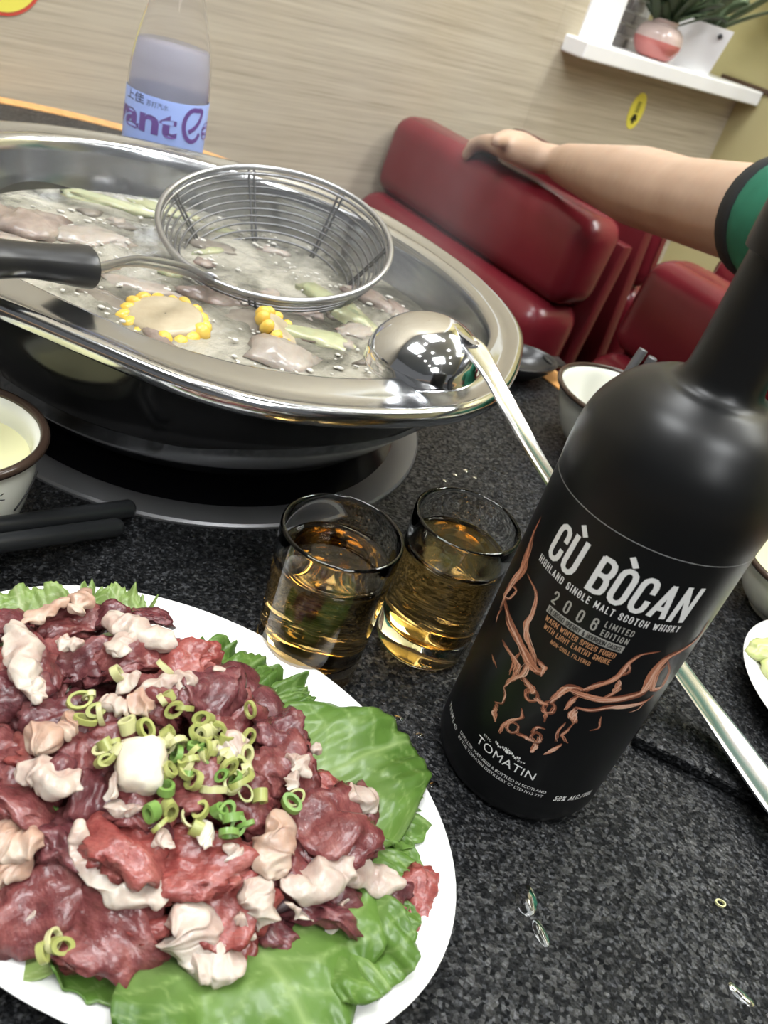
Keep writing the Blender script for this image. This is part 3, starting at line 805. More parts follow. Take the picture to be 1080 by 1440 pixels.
# copper smoke shaped like a stag's head: (degrees round the bottle, height mm, width mm)
FLAME = [
    [(-168.3,129.2,0.3),(-168.0,122.1,1.3),(-164.3,114.8,2.3),(-160.6,107.4,2.9),(-165.9,97.7,2.6),(-167.3,91.0,2.1),(-164.9,84.8,0.8)],
    [(-166.3,95.0,0.8),(-162.5,98.1,0.8),(-157.4,98.8,0.8),(-160.6,92.6,0.8),(-168.4,89.5,0.8),(-166.3,95.0,0.8)],
    [(-168.4,89.5,1.8),(-157.0,88.1,2.6),(-149.6,86.1,2.9),(-141.1,85.0,2.9),(-133.6,83.1,2.9),(-126.7,80.7,2.9),(-120.1,79.5,2.3),(-116.7,81.5,0.8)],
    [(-155.1,109.0,0.4),(-144.0,107.8,0.8),(-140.2,105.4,0.7),(-138.3,98.5,1.0),(-139.2,93.0,1.8),(-133.7,88.2,1.8),(-127.6,85.3,1.8),(-122.6,81.5,1.3)],
    [(-163.1,85.9,0.7),(-164.7,81.4,0.7),(-162.0,78.8,0.4)],
    [(-149.7,77.4,0.8),(-140.1,76.9,1.6),(-131.7,75.6,1.8),(-129.8,69.7,1.6),(-132.6,65.6,0.7)],
    [(-126.7,80.7,2.1),(-127.3,73.2,1.8),(-132.0,67.3,1.3),(-133.3,61.8,0.5)],
    [(-127.3,73.2,1.6),(-119.0,71.3,2.1),(-116.5,69.2,1.6)],
    [(-117.8,71.2,1.2),(-114.2,70.6,1.2),(-113.3,67.5,1.2),(-116.2,65.4,1.2),(-119.6,66.4,1.2),(-119.9,69.3,1.2),(-117.8,71.2,1.2)],
    [(-114.1,68.8,1.3),(-109.4,67.9,1.8),(-106.0,68.8,1.3)],
    [(-106.4,70.4,1.2),(-102.7,69.8,1.2),(-101.7,66.6,1.2),(-104.6,64.9,1.2),(-107.4,66.2,1.2),(-107.9,68.7,1.2),(-106.4,70.4,1.2)],
    [(-105.6,69.8,1.3),(-103.7,76.2,2.1),(-101.7,80.7,2.3),(-98.0,82.3,2.1),(-92.7,82.6,1.3)],
    [(-40.3,121.2,0.3),(-37.9,111.7,1.6),(-48.5,107.7,2.3),(-56.4,105.6,2.6),(-60.2,102.3,2.9),(-61.4,95.9,3.1),(-58.4,87.1,3.6),(-66.8,83.9,3.6),(-80.3,80.7,3.1),(-91.3,80.4,2.3),(-102.4,80.3,1.3)],
    [(-57.3,104.0,0.7),(-47.5,95.8,1.0),(-43.7,86.0,1.3),(-52.4,87.1,1.3),(-57.8,95.7,1.0),(-55.5,100.8,0.7)],
    [(-65.4,108.5,0.3),(-75.3,106.1,0.7),(-79.4,101.4,1.0),(-80.2,94.5,1.6),(-83.1,90.5,2.1),(-88.2,87.1,2.3),(-92.7,82.6,1.8)],
    [(-79.4,101.4,0.5),(-75.9,96.9,0.8),(-79.7,93.8,0.7)],
    [(-46.8,82.9,1.0),(-51.9,79.9,1.8),(-62.9,78.8,2.1),(-74.4,77.7,2.1),(-83.7,74.2,1.8),(-92.5,73.4,0.8)],
    [(-51.9,79.9,0.8),(-54.0,76.0,0.5),(-59.8,75.0,0.3)],
    [(-92.2,72.9,1.0),(-91.5,68.6,2.3),(-88.0,65.5,1.0)],
    [(-88.2,67.9,0.5),(-89.3,61.9,0.8),(-90.9,57.6,0.8),(-85.6,54.4,0.5)],
    [(-88.1,53.1,0.7),(-91.1,48.2,1.6),(-93.9,44.4,0.8)],
    [(-118.2,59.9,0.5),(-115.3,56.1,1.0),(-120.4,50.9,1.3),(-123.2,46.0,1.0),(-122.1,41.8,0.8)],
    [(-118.3,51.3,1.0),(-114.8,51.2,1.0),(-114.4,47.9,1.0),(-117.1,45.8,1.0),(-119.8,46.8,1.0),(-120.2,49.5,1.0),(-118.3,51.3,1.0)],
    [(-113.9,47.2,1.3),(-108.8,48.3,1.8),(-104.5,48.1,1.3)],
    [(-104.7,53.5,1.2),(-101.0,53.0,1.2),(-100.1,49.6,1.2),(-102.9,48.2,1.2),(-105.6,49.9,1.2),(-104.7,53.5,1.2)],
    [(-101.8,48.7,1.8),(-101.0,45.6,1.6),(-100.7,42.6,0.4)],
    [(-106.8,52.0,0.7),(-105.2,56.1,1.0),(-100.8,57.0,0.5)],
    [(-132.6,53.2,1.0),(-131.6,48.2,1.8),(-127.7,44.8,0.4)],
    [(-134.6,52.4,0.4),(-129.6,55.1,0.8),(-130.4,59.8,0.7),(-133.3,61.8,0.5)],
    [(-76.3,72.3,0.3),(-73.2,65.7,0.5),(-77.8,63.6,0.3)],
    [(-152.2,67.5,0.3),(-147.3,66.5,0.7),(-144.0,65.6,0.3)],
    [(-103.2,60.0,0.5),(-104.6,63.9,1.0),(-107.7,65.5,0.7)],
    [(-92.7,64.5,0.4),(-93.9,58.4,0.8),(-91.8,53.4,0.4)],
    [(-80.8,81.5,1.3),(-76.7,86.6,1.6),(-78.7,92.3,0.5)],
    [(-94.3,79.3,1.3),(-96.3,75.0,1.6),(-96.4,70.4,0.5)],
    [(-134.0,81.9,1.0),(-135.3,74.9,1.0),(-133.9,68.7,0.4)],
    [(-123.5,84.4,0.8),(-118.0,83.4,1.3),(-117.0,78.8,0.5)],
]

def flame_mat(i, col):
    return material('smoke_print', col, .5)
SM = [flame_mat(0, (.20, .065, .034)), flame_mat(1, (.44, .165, .09)), flame_mat(2, (.64, .29, .175)), flame_mat(3, (.78, .50, .37))]
fr = random.Random(11)
layers = [Geo() for _ in range(4)]
def ribbon(P, layer, eps):
    pts = smooth_prof([Vector((radians(a_) * BR, z / 1000, w / 1000)) for a_, z, w in P], 6)
    V, Fc = [], []
    for i, p in enumerate(pts):
        t = pts[min(i + 1, len(pts) - 1)] - pts[max(i - 1, 0)]; t = Vector((t.x, t.y)); 
        if t.length < 1e-9: t = Vector((0, 1))
        t.normalize(); nx, ny = -t.y, t.x
        w = max(p.z, .00012) / 2
        for s_ in (-1, 1):
            x, y = p.x + s_ * nx * w, p.y + s_ * ny * w
            a_ = x / BR
            V.append(((BR + eps) * cos(a_), (BR + eps) * sin(a_), y))
        if i: Fc.append((2 * i - 2, 2 * i, 2 * i + 1, 2 * i - 1))
    layers[layer].add((V, Fc))
def strand(P, lo, hi):
    """part of a stroke, resampled"""
    n_ = len(P); out = []
    for k in range(9):
        t = (lo + (hi - lo) * k / 8) * (n_ - 1); i = min(int(t), n_ - 2); u = t - i
        out.append([P[i][q] * (1 - u) + P[i + 1][q] * u for q in range(3)])
    return out
for P in FLAME:
    wm = max(p[2] for p in P)
    ribbon([(a_, z, w * 1.1) for a_, z, w in P], 0, .00010)
    ns = 10 if wm < 1.3 else int(16 + wm * 8)
    for k in range(ns):
        lo = fr.uniform(0, .55); hi = min(1, lo + fr.uniform(.3, .7)); ph, fq, sp = fr.uniform(0, 6), fr.uniform(.5, 1.3), fr.uniform(-1.7, 1.7)
        wd = fr.uniform(.10, .60) * (wm ** .7) * .70
        Q = []
        for i, (a_, z, w) in enumerate(strand(P, lo, hi)):
            o_ = sp * (w * .55 + .15) * cos(i * fq * .5 + ph)
            Q.append((a_ + math.degrees(o_ / 1000 / BR) * .85, z + o_ * .55, max(.10, wd * sin(pi * (i + .4) / 9))))
        ly = fr.choice([0, 1, 1, 1, 2, 2, 2, 3])
        ribbon(Q, ly, .00012 + .00003 * ly + k * .000002)
for i, g in enumerate(layers):
    g.build('smoke_print', SM[i], bottle)

# ================================================================== shot glasses
def shot(x, y, r0, r1, h, label, fillz):
    t = thing('shot_glass', label, 'glass', (x, y, T), 0, 'shot glasses of whisky')
    w = .0021
    def ro(z): return r0 + (r1 - r0) * z / h
    pr = [(.0005, .0012), (r0 - .006, .0008), (r0 - .0025, .0), (r0 - .0006, .001), (ro(.003), .003)]
    for i in range(1, 9): pr.append((ro(.003 + (h - .0045) * i / 8), .003 + (h - .0045) * i / 8))
    pr += [(r1 - .0003, h - .0004), (r1 - .0011, h), (r1 - .0019, h - .0005)]
    zb = .0125
    for i in range(9):
        z = h - .002 - (h - .002 - zb - .005) * i / 8; pr.append((ro(z) - w, z))
    pr += [(ro(zb) - w - .0012, zb + .002), (ro(zb) - w - .004, zb + .0004), (.0005, zb)]
    v_, f_ = lathe(pr, 64); mesh('glass_body', v_, f_, M['glass'], t)
    e = .00012
    lq = [(.0005, zb - e), (ro(zb) - w - .004, zb + .0004 - e), (ro(zb) - w - .0012 + e, zb + .002)]
    for i in range(9):
        z = zb + .005 + (fillz - zb - .005) * i / 8; lq.append((ro(z) - w + e, z))
    lq += [(ro(fillz) - w - .0008, fillz - .0003), (ro(fillz) - w - .003, fillz - .0008), (.0005, fillz - .0009)]
    v_, f_ = lathe(lq, 64); mesh('whisky', v_, f_, M['whisky'], t)
shot(-.0138, .2885, .0253, .0272, .0790, 'shot glass of amber whisky touching the white meat plate', .0640)
shot(.0388, .3290, .0243, .0262, .0790, 'shot glass of amber whisky between the bottle and its twin', .0620)

# ================================================================== water bottle
WB = Vector((-.2905, .750, 0))
wb = thing('drink_bottle', 'clear plastic bottle of lilac drink with blue label behind the pot', 'bottle', on_table(WB))
wr = .0345
po = [(.001, .006), (.018, .004), (.026, .0), (.032, .004), (wr, .012), (wr, .060), (wr, .100), (wr, .120), (wr * .99, .135), (wr * .95, .150), (wr * .88, .165), (.0268, .180), (.0225, .195), (.0180, .209), (.0140, .221), (.0125, .229), (.0125, .243), (.0118, .244)]
pi_ = [(p[0] - .0008, p[1] + (.0008 if i < 4 else 0)) for i, p in enumerate(po)]
v_, f_ = lathe([(p.x, p.y) for p in smooth_prof(po, 3)] + [(max(.0004, p.x), p.y) for p in reversed(smooth_prof(pi_, 3))], 48)
M['pet'] = material('clear_pet', (.97, .97, .985), .02, trans=1.0, ior=1.12)
M['lilac'] = material('lilac_drink', (.76, .76, .92), .10, trans=.55, ior=1.12)
mesh('plastic_body', v_, f_, M['pet'], wb)
ll = [p for p in pi_ if p[1] <= .168]
lz = [(max(.0004, p[0] - .0002), p[1]) for p in ll] + [(.0002, .166)]
v_, f_ = lathe(lz, 48); mesh('drink', v_, f_, M['lilac'], wb)
v_, f_ = lathe([(wr + .0003, .060), (wr + .0004, .061), (wr + .0004, .1275), (wr + .0002, .128)], 64)
M['blue_label'] = noisy('pale_blue_label', [(.3, (.30, .42, .86)), (.7, (.36, .48, .90))], 8, .35)
M['purple_print'] = material('purple_print', (.13, .035, .30), .4)
M['navy_print'] = material('navy_print', (.05, .06, .20), .4)
mesh('label_sleeve', v_, f_, M['blue_label'], wb)
def wb_text(s, d0, d1, z, h, mat, bold=0.0):
    v, f = text_geo(s, radians(d1 - d0) * wr, h, bold)
    vv = []
    for p in v:
        a_ = radians(d0) + p.x / wr; vv.append(((wr + .0008) * cos(a_), (wr + .0008) * sin(a_), z + p.y))
    mesh('lettering', vv, f, mat, wb, smooth=False)
WBA = math.degrees(atan2(-WB.y, -WB.x))   # side towards the viewer
wb_text('vant', WBA - 96, WBA + 17, .1000, .0205, M['purple_print'], .03)
wb_text('e', WBA + 60, WBA + 90, .1000, .0205, M['purple_print'], .03)
wb_text('\u4e0a\u4f73', WBA - 66, WBA - 32, .1205, .0060, M['navy_print'], .01)
wb_text('\u82cf\u6253\u6c7d\u6c34', WBA - 28, WBA + 2, .1205, .0036, M['navy_print'])
# big leaf-shaped letter closing the name
pts = []
for i in range(40):
    t = i / 39; a_ = radians(20 + 325 * t); r_ = .0098
    pts.append(Vector((r_ * .78 * cos(a_) + .0, r_ * cos(0) * sin(a_) + .0105, 0)))
pts = [Vector((-.0035, .0060, 0)), Vector((.002, .0095, 0)), Vector((.0062, .0150, 0)), Vector((.0066, .0205, 0))] + [Vector((.0090 * .86 * cos(radians(a_)), .0090 * 1.18 * sin(radians(a_)) + .0105, 0)) for a_ in range(78, 340, 12)]
sp_ = smooth_prof(pts, 4)
V, Fc = [], []
for i, p in enumerate(sp_):
    t = sp_[min(i + 1, len(sp_) - 1)] - sp_[max(i - 1, 0)]; t.normalize()
    for s_ in (-1, 1):
        q = (p + Vector((-t.y, t.x, 0)) * (s_ * .0015)); q = Vector((q.x * 1.2, q.y * 1.2 - .001, 0)); a_ = radians(WBA + 41) + q.x / wr
        V.append(((wr + .0008) * cos(a_), (wr + .0008) * sin(a_), .1 + q.y))
    if i: Fc.append((2 * i - 2, 2 * i, 2 * i + 1, 2 * i - 1))
mesh('leaf_letter', V, Fc, M['purple_print'], wb, smooth=False)
M['cap_white'] = material('white_cap_plastic', (.8, .8, .82), .4)
v_, f_ = lathe([(.0148, .232), (.0150, .233), (.0150, .249), (.0140, .251), (.0005, .2515)], 40); mesh('screw_cap', v_, f_, M['cap_white'], wb, auto=40)

# ================================================================== bowls, cups, chopsticks
def bowl(name, label, cat, loc, R, r_foot, h, mat, rim=None, wall=.0028, lip=.0, group=None):
    t = thing(name, label, cat, on_table(loc), 0, group)
    po = smooth_prof([(r_foot, .004), (r_foot + (R - r_foot) * .38, h * .22), (r_foot + (R - r_foot) * .72, h * .58), (R - .002, h * .90), (R + lip, h - .0008)], 6)
    pi2 = [(max(.0005, p.x - wall), p.y + wall * .5 * (1 - p.y / h)) for p in reversed(po)]
    pr = [(.0005, .0022), (r_foot - .003, .0022), (r_foot - .0025, 0), (r_foot - .0005, 0), (r_foot, .001)] + [(p.x, p.y) for p in po] + [(R + lip - wall * .5, h + .0004)] + pi2 + [(.0005, .0055)]
    v_, f_ = lathe(pr, 64); mesh('bowl_body', v_, f_, mat, t)
    if rim is not None:
        mesh('glazed_rim', *tube([(((R + lip - wall * .45) * cos(2 * pi * i / 64)), (R + lip - wall * .45) * sin(2 * pi * i / 64), h - .0003) for i in range(64)], wall * .75, 8, closed=True), rim, t)
    def inner(z):
        for p in po:
            if p.y >= z: return p.x - wall
        return R - wall
    return t, inner
cup_c = Vector((-.2020, .3020, 0))
cup, inn = bowl('tea_cup', 'cream cup with brown rim, brush strokes and pale tea by chopsticks', 'cup', cup_c, .0415, .0270, .0520, M['china_cream'], M['brown_rim'], .0032, .0015)
v_, f_ = lathe([(inn(.040) + .0002, .0395), (inn(.040) - .001, .0392), (.0005, .0392)], 48); mesh('tea', v_, f_, M['tea'], cup)
# brush-drawn branches on the outside of the cup
g = Geo()
def cup_r(z): return .027 + (.0415 - .027) * (z / .052) ** .85
br = [([(-72, 17), (-58, 24), (-44, 30), (-34, 36), (-24, 40)], .55), ([(-44, 30), (-47, 24), (-52, 19)], .45), ([(-38, 33), (-36, 38)], .35), ([(-42, 28), (-46, 28), (-46, 25)], .5), ([(-30, 37), (-22, 35)], .35), ([(-62, 15), (-54, 18), (-50, 17)], .4), ([(-8, 22), (6, 30), (16, 37)], .5), ([(-110, 14), (-96, 25), (-90, 36)], .5)]
for P, w in br:
    sp2 = smooth_prof([Vector(p) for p in P], 5); pts = [Vector(((cup_r(z / 1000) + .0019) * cos(radians(a_)), (cup_r(z / 1000) + .0019) * sin(radians(a_)), z / 1000)) for a_, z in sp2]
    g.add(tube(pts, [w / 1000 * (1 - .6 * i / len(pts)) for i in range(len(pts))], 6))
g.build('brush_strokes', M['print_dark'], cup)
bc = Vector((.1500, .6150, 0))
bwl, inn = bowl('soup_bowl', 'white bowl with dark rim and grey print behind the whisky bottle', 'bowl', bc, .0545, .0270, .0500, M['china_cream'], M['brown_rim'], .0028, .001)
v_, f_ = lathe([(inn(.012), .012), (.0005, .0118)], 40); mesh('sauce', v_, f_, M['mushroom'], bwl)
bc2 = Vector((.2420, .6650, 0))
bowl('soup_bowl', 'small white bowl mostly hidden behind the neck of the bottle', 'bowl', bc2, .050, .026, .046, M['china_cream'], M['brown_rim'], .0028, .001)
bc3 = spot(1098, 818, .045) ; bc3.z = PZ
b3, inn = bowl('soup_bowl', 'bowl of yellow soup with dark rim beside the pickle plate', 'bowl', bc3 + Vector((.030, .030, 0)), .044, .024, .036, M['china_cream'], M['brown_rim'], .0028, .001)
v_, f_ = lathe([(inn(.030), .030), (.0005, .0298)], 40); mesh('yellow_soup', v_, f_, M['tea'], b3)
def stick(name, label, p0, p1, r0, r1, mat, group):
    d_ = (p1 - p0)
    t = thing(name, label, 'chopstick', on_table(p0), 0, group)
    pts = [Vector((0, 0, 0)) + d_ * q for q in (0, .003, .3, .6, .97, 1)]
    mesh('shaft', *tube(pts, [r0 * .8, r0, r0 + (r1 - r0) * .3, r0 + (r1 - r0) * .6, r1, r1 * .8], 16), mat, t, auto=50)
    mesh('end_cap', *tube([d_ * -.004, d_ * .004], [r0 * .86, r0 * 1.02], 16, cap=True), mat, t, auto=50)
def along(a_, b_, L): return a_ + (b_ - a_).normalized() * L
c1a, c1b = spot(182, 715, .0056), spot(0, 739, .024)
stick('chopstick', 'black chopstick lying beside the cream cup, end over the metal ring', c1a, along(c1a, c1b, .235), .0050, .0034, M['chopstick'], 'black chopsticks')
c1a, c1b = spot(165, 741, .0056), spot(0, 764, .024)
stick('chopstick', 'black chopstick paired on the meat plate side, below its twin', c1a, along(c1a, c1b, .235), .0050, .0034, M['chopstick'], 'black chopsticks')
for (pa, pb, lb) in (((905, 492), (872, 545), 'grey chopstick tip propped on the bowl behind the bottle'), ((918, 503), (890, 552), 'second grey chopstick tip leaning at that bowl')):
    A = spot(pa[0], pa[1], .088); B = bc + Vector((pb[0] - 881, 0, 0)) * .0008 + Vector((-.012, -.008, .010))
    stick('chopstick', lb, A, B, .0036, .0028, M['ring_grey'], 'grey chopsticks')
rest = along(spot(173, 728, .0056), spot(0, 751, .024), .115)
t = thing('chopstick_rest', 'small white ceramic block propping up the black chopsticks', 'chopstick rest', (rest.x, rest.y, T), atan2(rest.y - spot(173, 728).y, rest.x - spot(173, 728).x))
mesh('rest_block', *box(-.010, .010, -.020, .020, 0, rest.z - .0058, .003, 3), M['china'], t, auto=50)
# black rounded spoon rest by the pot
t = thing('spoon_rest', 'small black rounded dish beside the corner of the pot', 'dish', on_table(spot(716, 526)), radians(35))
v_, f_ = lathe(smooth_prof([(.0005, .002), (.018, .002), (.028, .009), (.0345, .017), (.033, .0185), (.026, .011), (.016, .0055), (.0005, .005)], 4), 48)
mesh('dish_body', [(p[0] * 1.25, p[1] * .85, p[2]) for p in v_], f_, M['black_plastic'], t)
v_, f_ = box(.036, .056, -.010, .010, .013, .0165, .0016, 2); mesh('dish_handle', v_, f_, M['black_plastic'], t, auto=40)

# ================================================================== meat plate
PC = Vector((-.0465, .1897, 0)); PA, PB = .1175, .0840
pax = Vector((.96, -.28, 0)).normalized(); pay = Vector((.28, .96, 0)).normalized()
prot = atan2(pax.y, pax.x)
plate = thing('meat_plate', 'large oval white china plate holding the raw meat and lettuce', 'plate', on_table(PC + Vector((0, 0, .0003))), prot)
prof = smooth_prof([(.0005, .003), (.35, .003), (.60, .003), (.66, .0045), (.78, .0105), (.92, .0165), (.99, .0192), (1.0, .0188)], 5)
prof = [(p.x, p.y) for p in prof] + [(.992, .0168), (.90, .0138), (.76, .0075), (.66, .0012), (.63, .0), (.60, .0), (.59, .0012), (.0005, .0012)]
v_, f_ = lathe(prof, 96)
mesh('plate_body', [(p[0] * PA, p[1] * PB, p[2]) for p in v_], [tuple(reversed(q)) for q in f_], M['china'], plate)
MC = Vector((-.062, .196, 0))
def mound(p):
    d_ = Vector((p.x, p.y, 0)) - MC
    rho = (d_.dot(pax) / .100) ** 2 + (d_.dot(pay) / .068) ** 2
    return .0135 + .0275 * max(0.0, 1 - rho) ** .75
def on_mound(px, py, lift=0.0):
    z = .025
    for _ in range(12):
        p = spot(px, py, z); z = .5 * z + .5 * (mound(p) + lift)
    return spot(px, py, z)
def turn(px, py, deg):
    """world heading of a picture direction"""
    a_ = spot(px, py, .03); b_ = spot(px + 20 * cos(radians(deg)), py + 20 * sin(radians(deg)), .03)
    return atan2(b_.y - a_.y, b_.x - a_.x)
MP = .000285
rm = random.Random(21)
LB = {'meat': 'dark red folded raw meat slice in the pile on the oval plate', 'meat_dark': 'deep maroon raw meat slice in the pile on the oval plate', 'meat_bright': 'bright red raw meat slice in the pile on the oval plate'}
def add_meat(px, py, L, W, deg, mt, lift=.0, thick=None, seed=None, label=None):
    p = on_mound(px, py, lift)
    s_ = seed if seed is not None else rm.uniform(0, 90)
    l, w = L * MP * .56, W * MP * .62
    h_ = thick or min(w, l) * rm.uniform(.30, .46)
    v, f = ico(4)
    off = Vector((s_ * 3.1, s_ * 1.7, s_ * .9)); out = []; rm_b = rm.uniform(-.2, .9)
    for q in v:
        # slab-like body: push towards a rounded box, then fold and fray
        k_ = max(abs(q.x), abs(q.y), abs(q.z)); b_ = q * (1 + .22 * (1 / k_ - 1) * .9)
        d_ = 1 + .36 * noise.noise(q * 1.25 + off) + .24 * noise.noise(q * 2.9 + off) + .10 * noise.noise(q * 7 + off) + .04 * noise.noise(q * 16 + off)
        rg = abs(noise.noise(q * 2.2 + off * 1.3)); d_ -= .16 * max(0, .22 - rg) / .22      # creases
        r = Vector((b_.x * l, b_.y * w, b_.z * h_)) * d_
        bend = rm_b * min(l, .012); r.z += bend * (.35 - q.x * q.x) + h_ * .7 * noise.noise(Vector((q.x * 1.6, q.y * 1.6, 0)) + off) + h_ * .35 * noise.noise(Vector((q.x * 4.2, q.y * 4.2, 3)) + off) + h_ * .45 * cos(q.y * 3.0 + s_)
        out.append(r)
    o = mesh('raw_meat_slice', out, f, M[mt])
    o.location = on_table(p); o.rotation_euler = (rm.uniform(-.3, .3), rm.uniform(-.3, .3), turn(px, py, deg))
    tag(o, label or LB[mt], 'meat', 'raw meat slices on the oval plate')
# (px, py, length px, width px, picture angle, tone)
meats = [
    (100, 876, 105, 52, -18, 'meat'), (212, 868, 60, 36, 15, 'meat_dark'), (252, 930, 100, 72, 20, 'meat_bright'), (283, 975, 84, 80, 60, 'meat_dark'), (325, 1004, 66, 66, 40, 'meat'),
    (64, 928, 104, 50, 75, 'meat'), (130, 936, 78, 50, -10, 'meat_dark'), (190, 925, 84, 44, -12, 'meat'), (20, 985, 86, 74, 20, 'meat_dark'), (64, 1068, 88, 44, 20, 'meat_bright'),
    (106, 1076, 66, 58, 60, 'meat_dark'), (142, 1040, 78, 72, 50, 'meat'), (28, 1120, 96, 80, 20, 'meat'), (137, 1116, 76, 50, -70, 'meat_dark'), (284, 1114, 90, 72, 0, 'meat'),
    (390, 1028, 66, 62, 60, 'meat_dark'), (394, 1074, 84, 72, 55, 'meat'), (455, 1158, 112, 92, 70, 'meat'), (508, 1160, 56, 92, 0, 'meat_dark'), (444, 1114, 76, 44, 30, 'meat_bright'),
    (180, 1186, 100, 82, 25, 'meat_bright'), (265, 1220, 122, 66, 8, 'meat_bright'), (54, 1262, 104, 116, 70, 'meat'), (138, 1296, 130, 84, 35, 'meat'), (206, 1294, 74, 46, -15, 'meat_bright'),
    (328, 1258, 80, 104, 20, 'meat_bright'), (318, 1322, 60, 60, 50, 'meat_bright'), (458, 1274, 96, 60, 20, 'meat_dark'), (500, 1284, 90, 66, -35, 'meat'), (583, 1267, 50, 66, 15, 'meat_bright'),
    (545, 1262, 60, 40, 0, 'meat_dark'), (10, 930, 60, 60, 60, 'meat_bright'), (235, 1150, 80, 60, 30, 'meat_dark'), (350, 1140, 80, 60, 10, 'meat'), (410, 1225, 70, 60, 30, 'meat'), (5, 1290, 60, 80, 60, 'meat_dark'),
    (100, 1180, 80, 60, 40, 'meat_dark'), (355, 1095, 70, 60, -20, 'meat'), (225, 990, 80, 60, 30, 'meat'), (190, 1130, 70, 56, 10, 'meat'), (80, 1010, 70, 50, 0, 'meat_dark'), (380, 1300, 60, 40, 30, 'meat_dark'),
    (155, 870, 60, 40, 10, 'meat_dark'), (-30, 1060, 90, 70, 30, 'meat'), (-40, 1180, 90, 80, 0, 'meat_dark'), (-25, 960, 80, 60, 0, 'meat'), (20, 880, 70, 50, -20, 'meat_dark'),
]
meat_names = {0: 'maroon meat slice tucked under the tan fat by the chopstick side', 1: 'small meat slice at the plate edge nearest the hob', 2: 'bright slice between the upper fat strip and lettuce frill', 3: 'deep maroon slice leaning on the curly lettuce frill', 4: 'rounded red slice beside the crumpled lettuce frill',
    5: 'tall narrow meat slice beside the long cream fat strip', 9: 'thin bright slice just above the blade of white fat', 12: 'wide dark slice below the blade of white fat', 15: 'glossy round slice touching the broad lettuce leaf', 16: 'red slice between scallions and the broad lettuce leaf',
    17: 'largest upright slice beside the tan fat bend', 18: 'thin dark slice pressed against the notched lettuce leaf', 20: 'bright angular slice above the curved fat strip', 21: 'long bright slice right below the scallion heap', 22: 'big folded slice beside the tan fat lumps', 23: 'broad flat slice hanging over the curled lettuce leaf',
    24: 'small bright tip between broad slice and the lower fat lump', 25: 'bright slice with cream fat running down it', 27: 'dark slice under the long cream fat strip end', 28: 'plump slice at the tip of the long cream fat strip', 29: 'outermost red meat piece on the bare plate rim'}
for i, q in enumerate(meats): add_meat(*q, lift=rm.uniform(.001, .006), label=meat_names.get(i))
for i in range(26):      # slices deeper in the heap, showing in the gaps
    aa = rm.uniform(0, 2 * pi); rr = sqrt(rm.random()) * .86
    p = MC + pax * (rr * cos(aa) * .098) + pay * (rr * sin(aa) * .066)
    v, f = lump((.014, .011, .007), i + 40, sub=3, rough=.4, freq=1.4)
    o = mesh('raw_meat_slice', v, f, M['meat_dark']); o.location = on_table(Vector((p.x, p.y, max(.011, mound(p) * .72)))); o.rotation_euler = (rm.uniform(-.4, .4), rm.uniform(-.4, .4), rm.uniform(0, 3))
    tag(o, LB['meat_dark'], 'meat', 'raw meat slices on the oval plate')
# strips and lumps of fat: a chain of picture points with widths in px
def fat(pts, w, mt='fat', lift=.009, label=None, nm='fat_strip', seed=0):
    P = [on_mound(x, y, lift) for x, y in pts]
    sp3 = smooth_prof(P, 9); n_ = len(sp3); W = smooth_prof([Vector((a_, 0, 0)) for a_ in w], 9)
    c0 = sum(sp3, Vector()) / n_
    R_ = []
    for i in range(n_):
        t = i / (n_ - 1)
        R_.append(max(.0005, W[i].x * MP * .5 * (1 + .42 * noise.noise(Vector((t * 9, seed, 1)))) * (min(1, .25 + 5 * min(t, 1 - t)))))
    v, f = tube([p - c0 for p in sp3], R_, 18, flat=.62, up=(0, 0, 1))
    v = [q + Vector((noise.noise(q * 170 + Vector((seed, 0, 0))), noise.noise(q * 170 + Vector((0, seed, 5))), noise.noise(q * 170 + Vector((9, 0, seed))))) * .0022 + Vector((noise.noise(q * 430 + Vector((seed, 0, 0))), noise.noise(q * 430 + Vector((0, seed, 5))), noise.noise(q * 430 + Vector((9, 0, seed))))) * .0010 for q in v]
    o = mesh(nm, v, f, M[mt]); o.location = on_table(c0)
    sm = o.modifiers.new('soft', 'SUBSURF'); sm.levels = 1; sm.render_levels = 2
    tag(o, label or 'short cream strip of fat among the raw meat slices', 'fat', 'strips of fat in the meat pile')
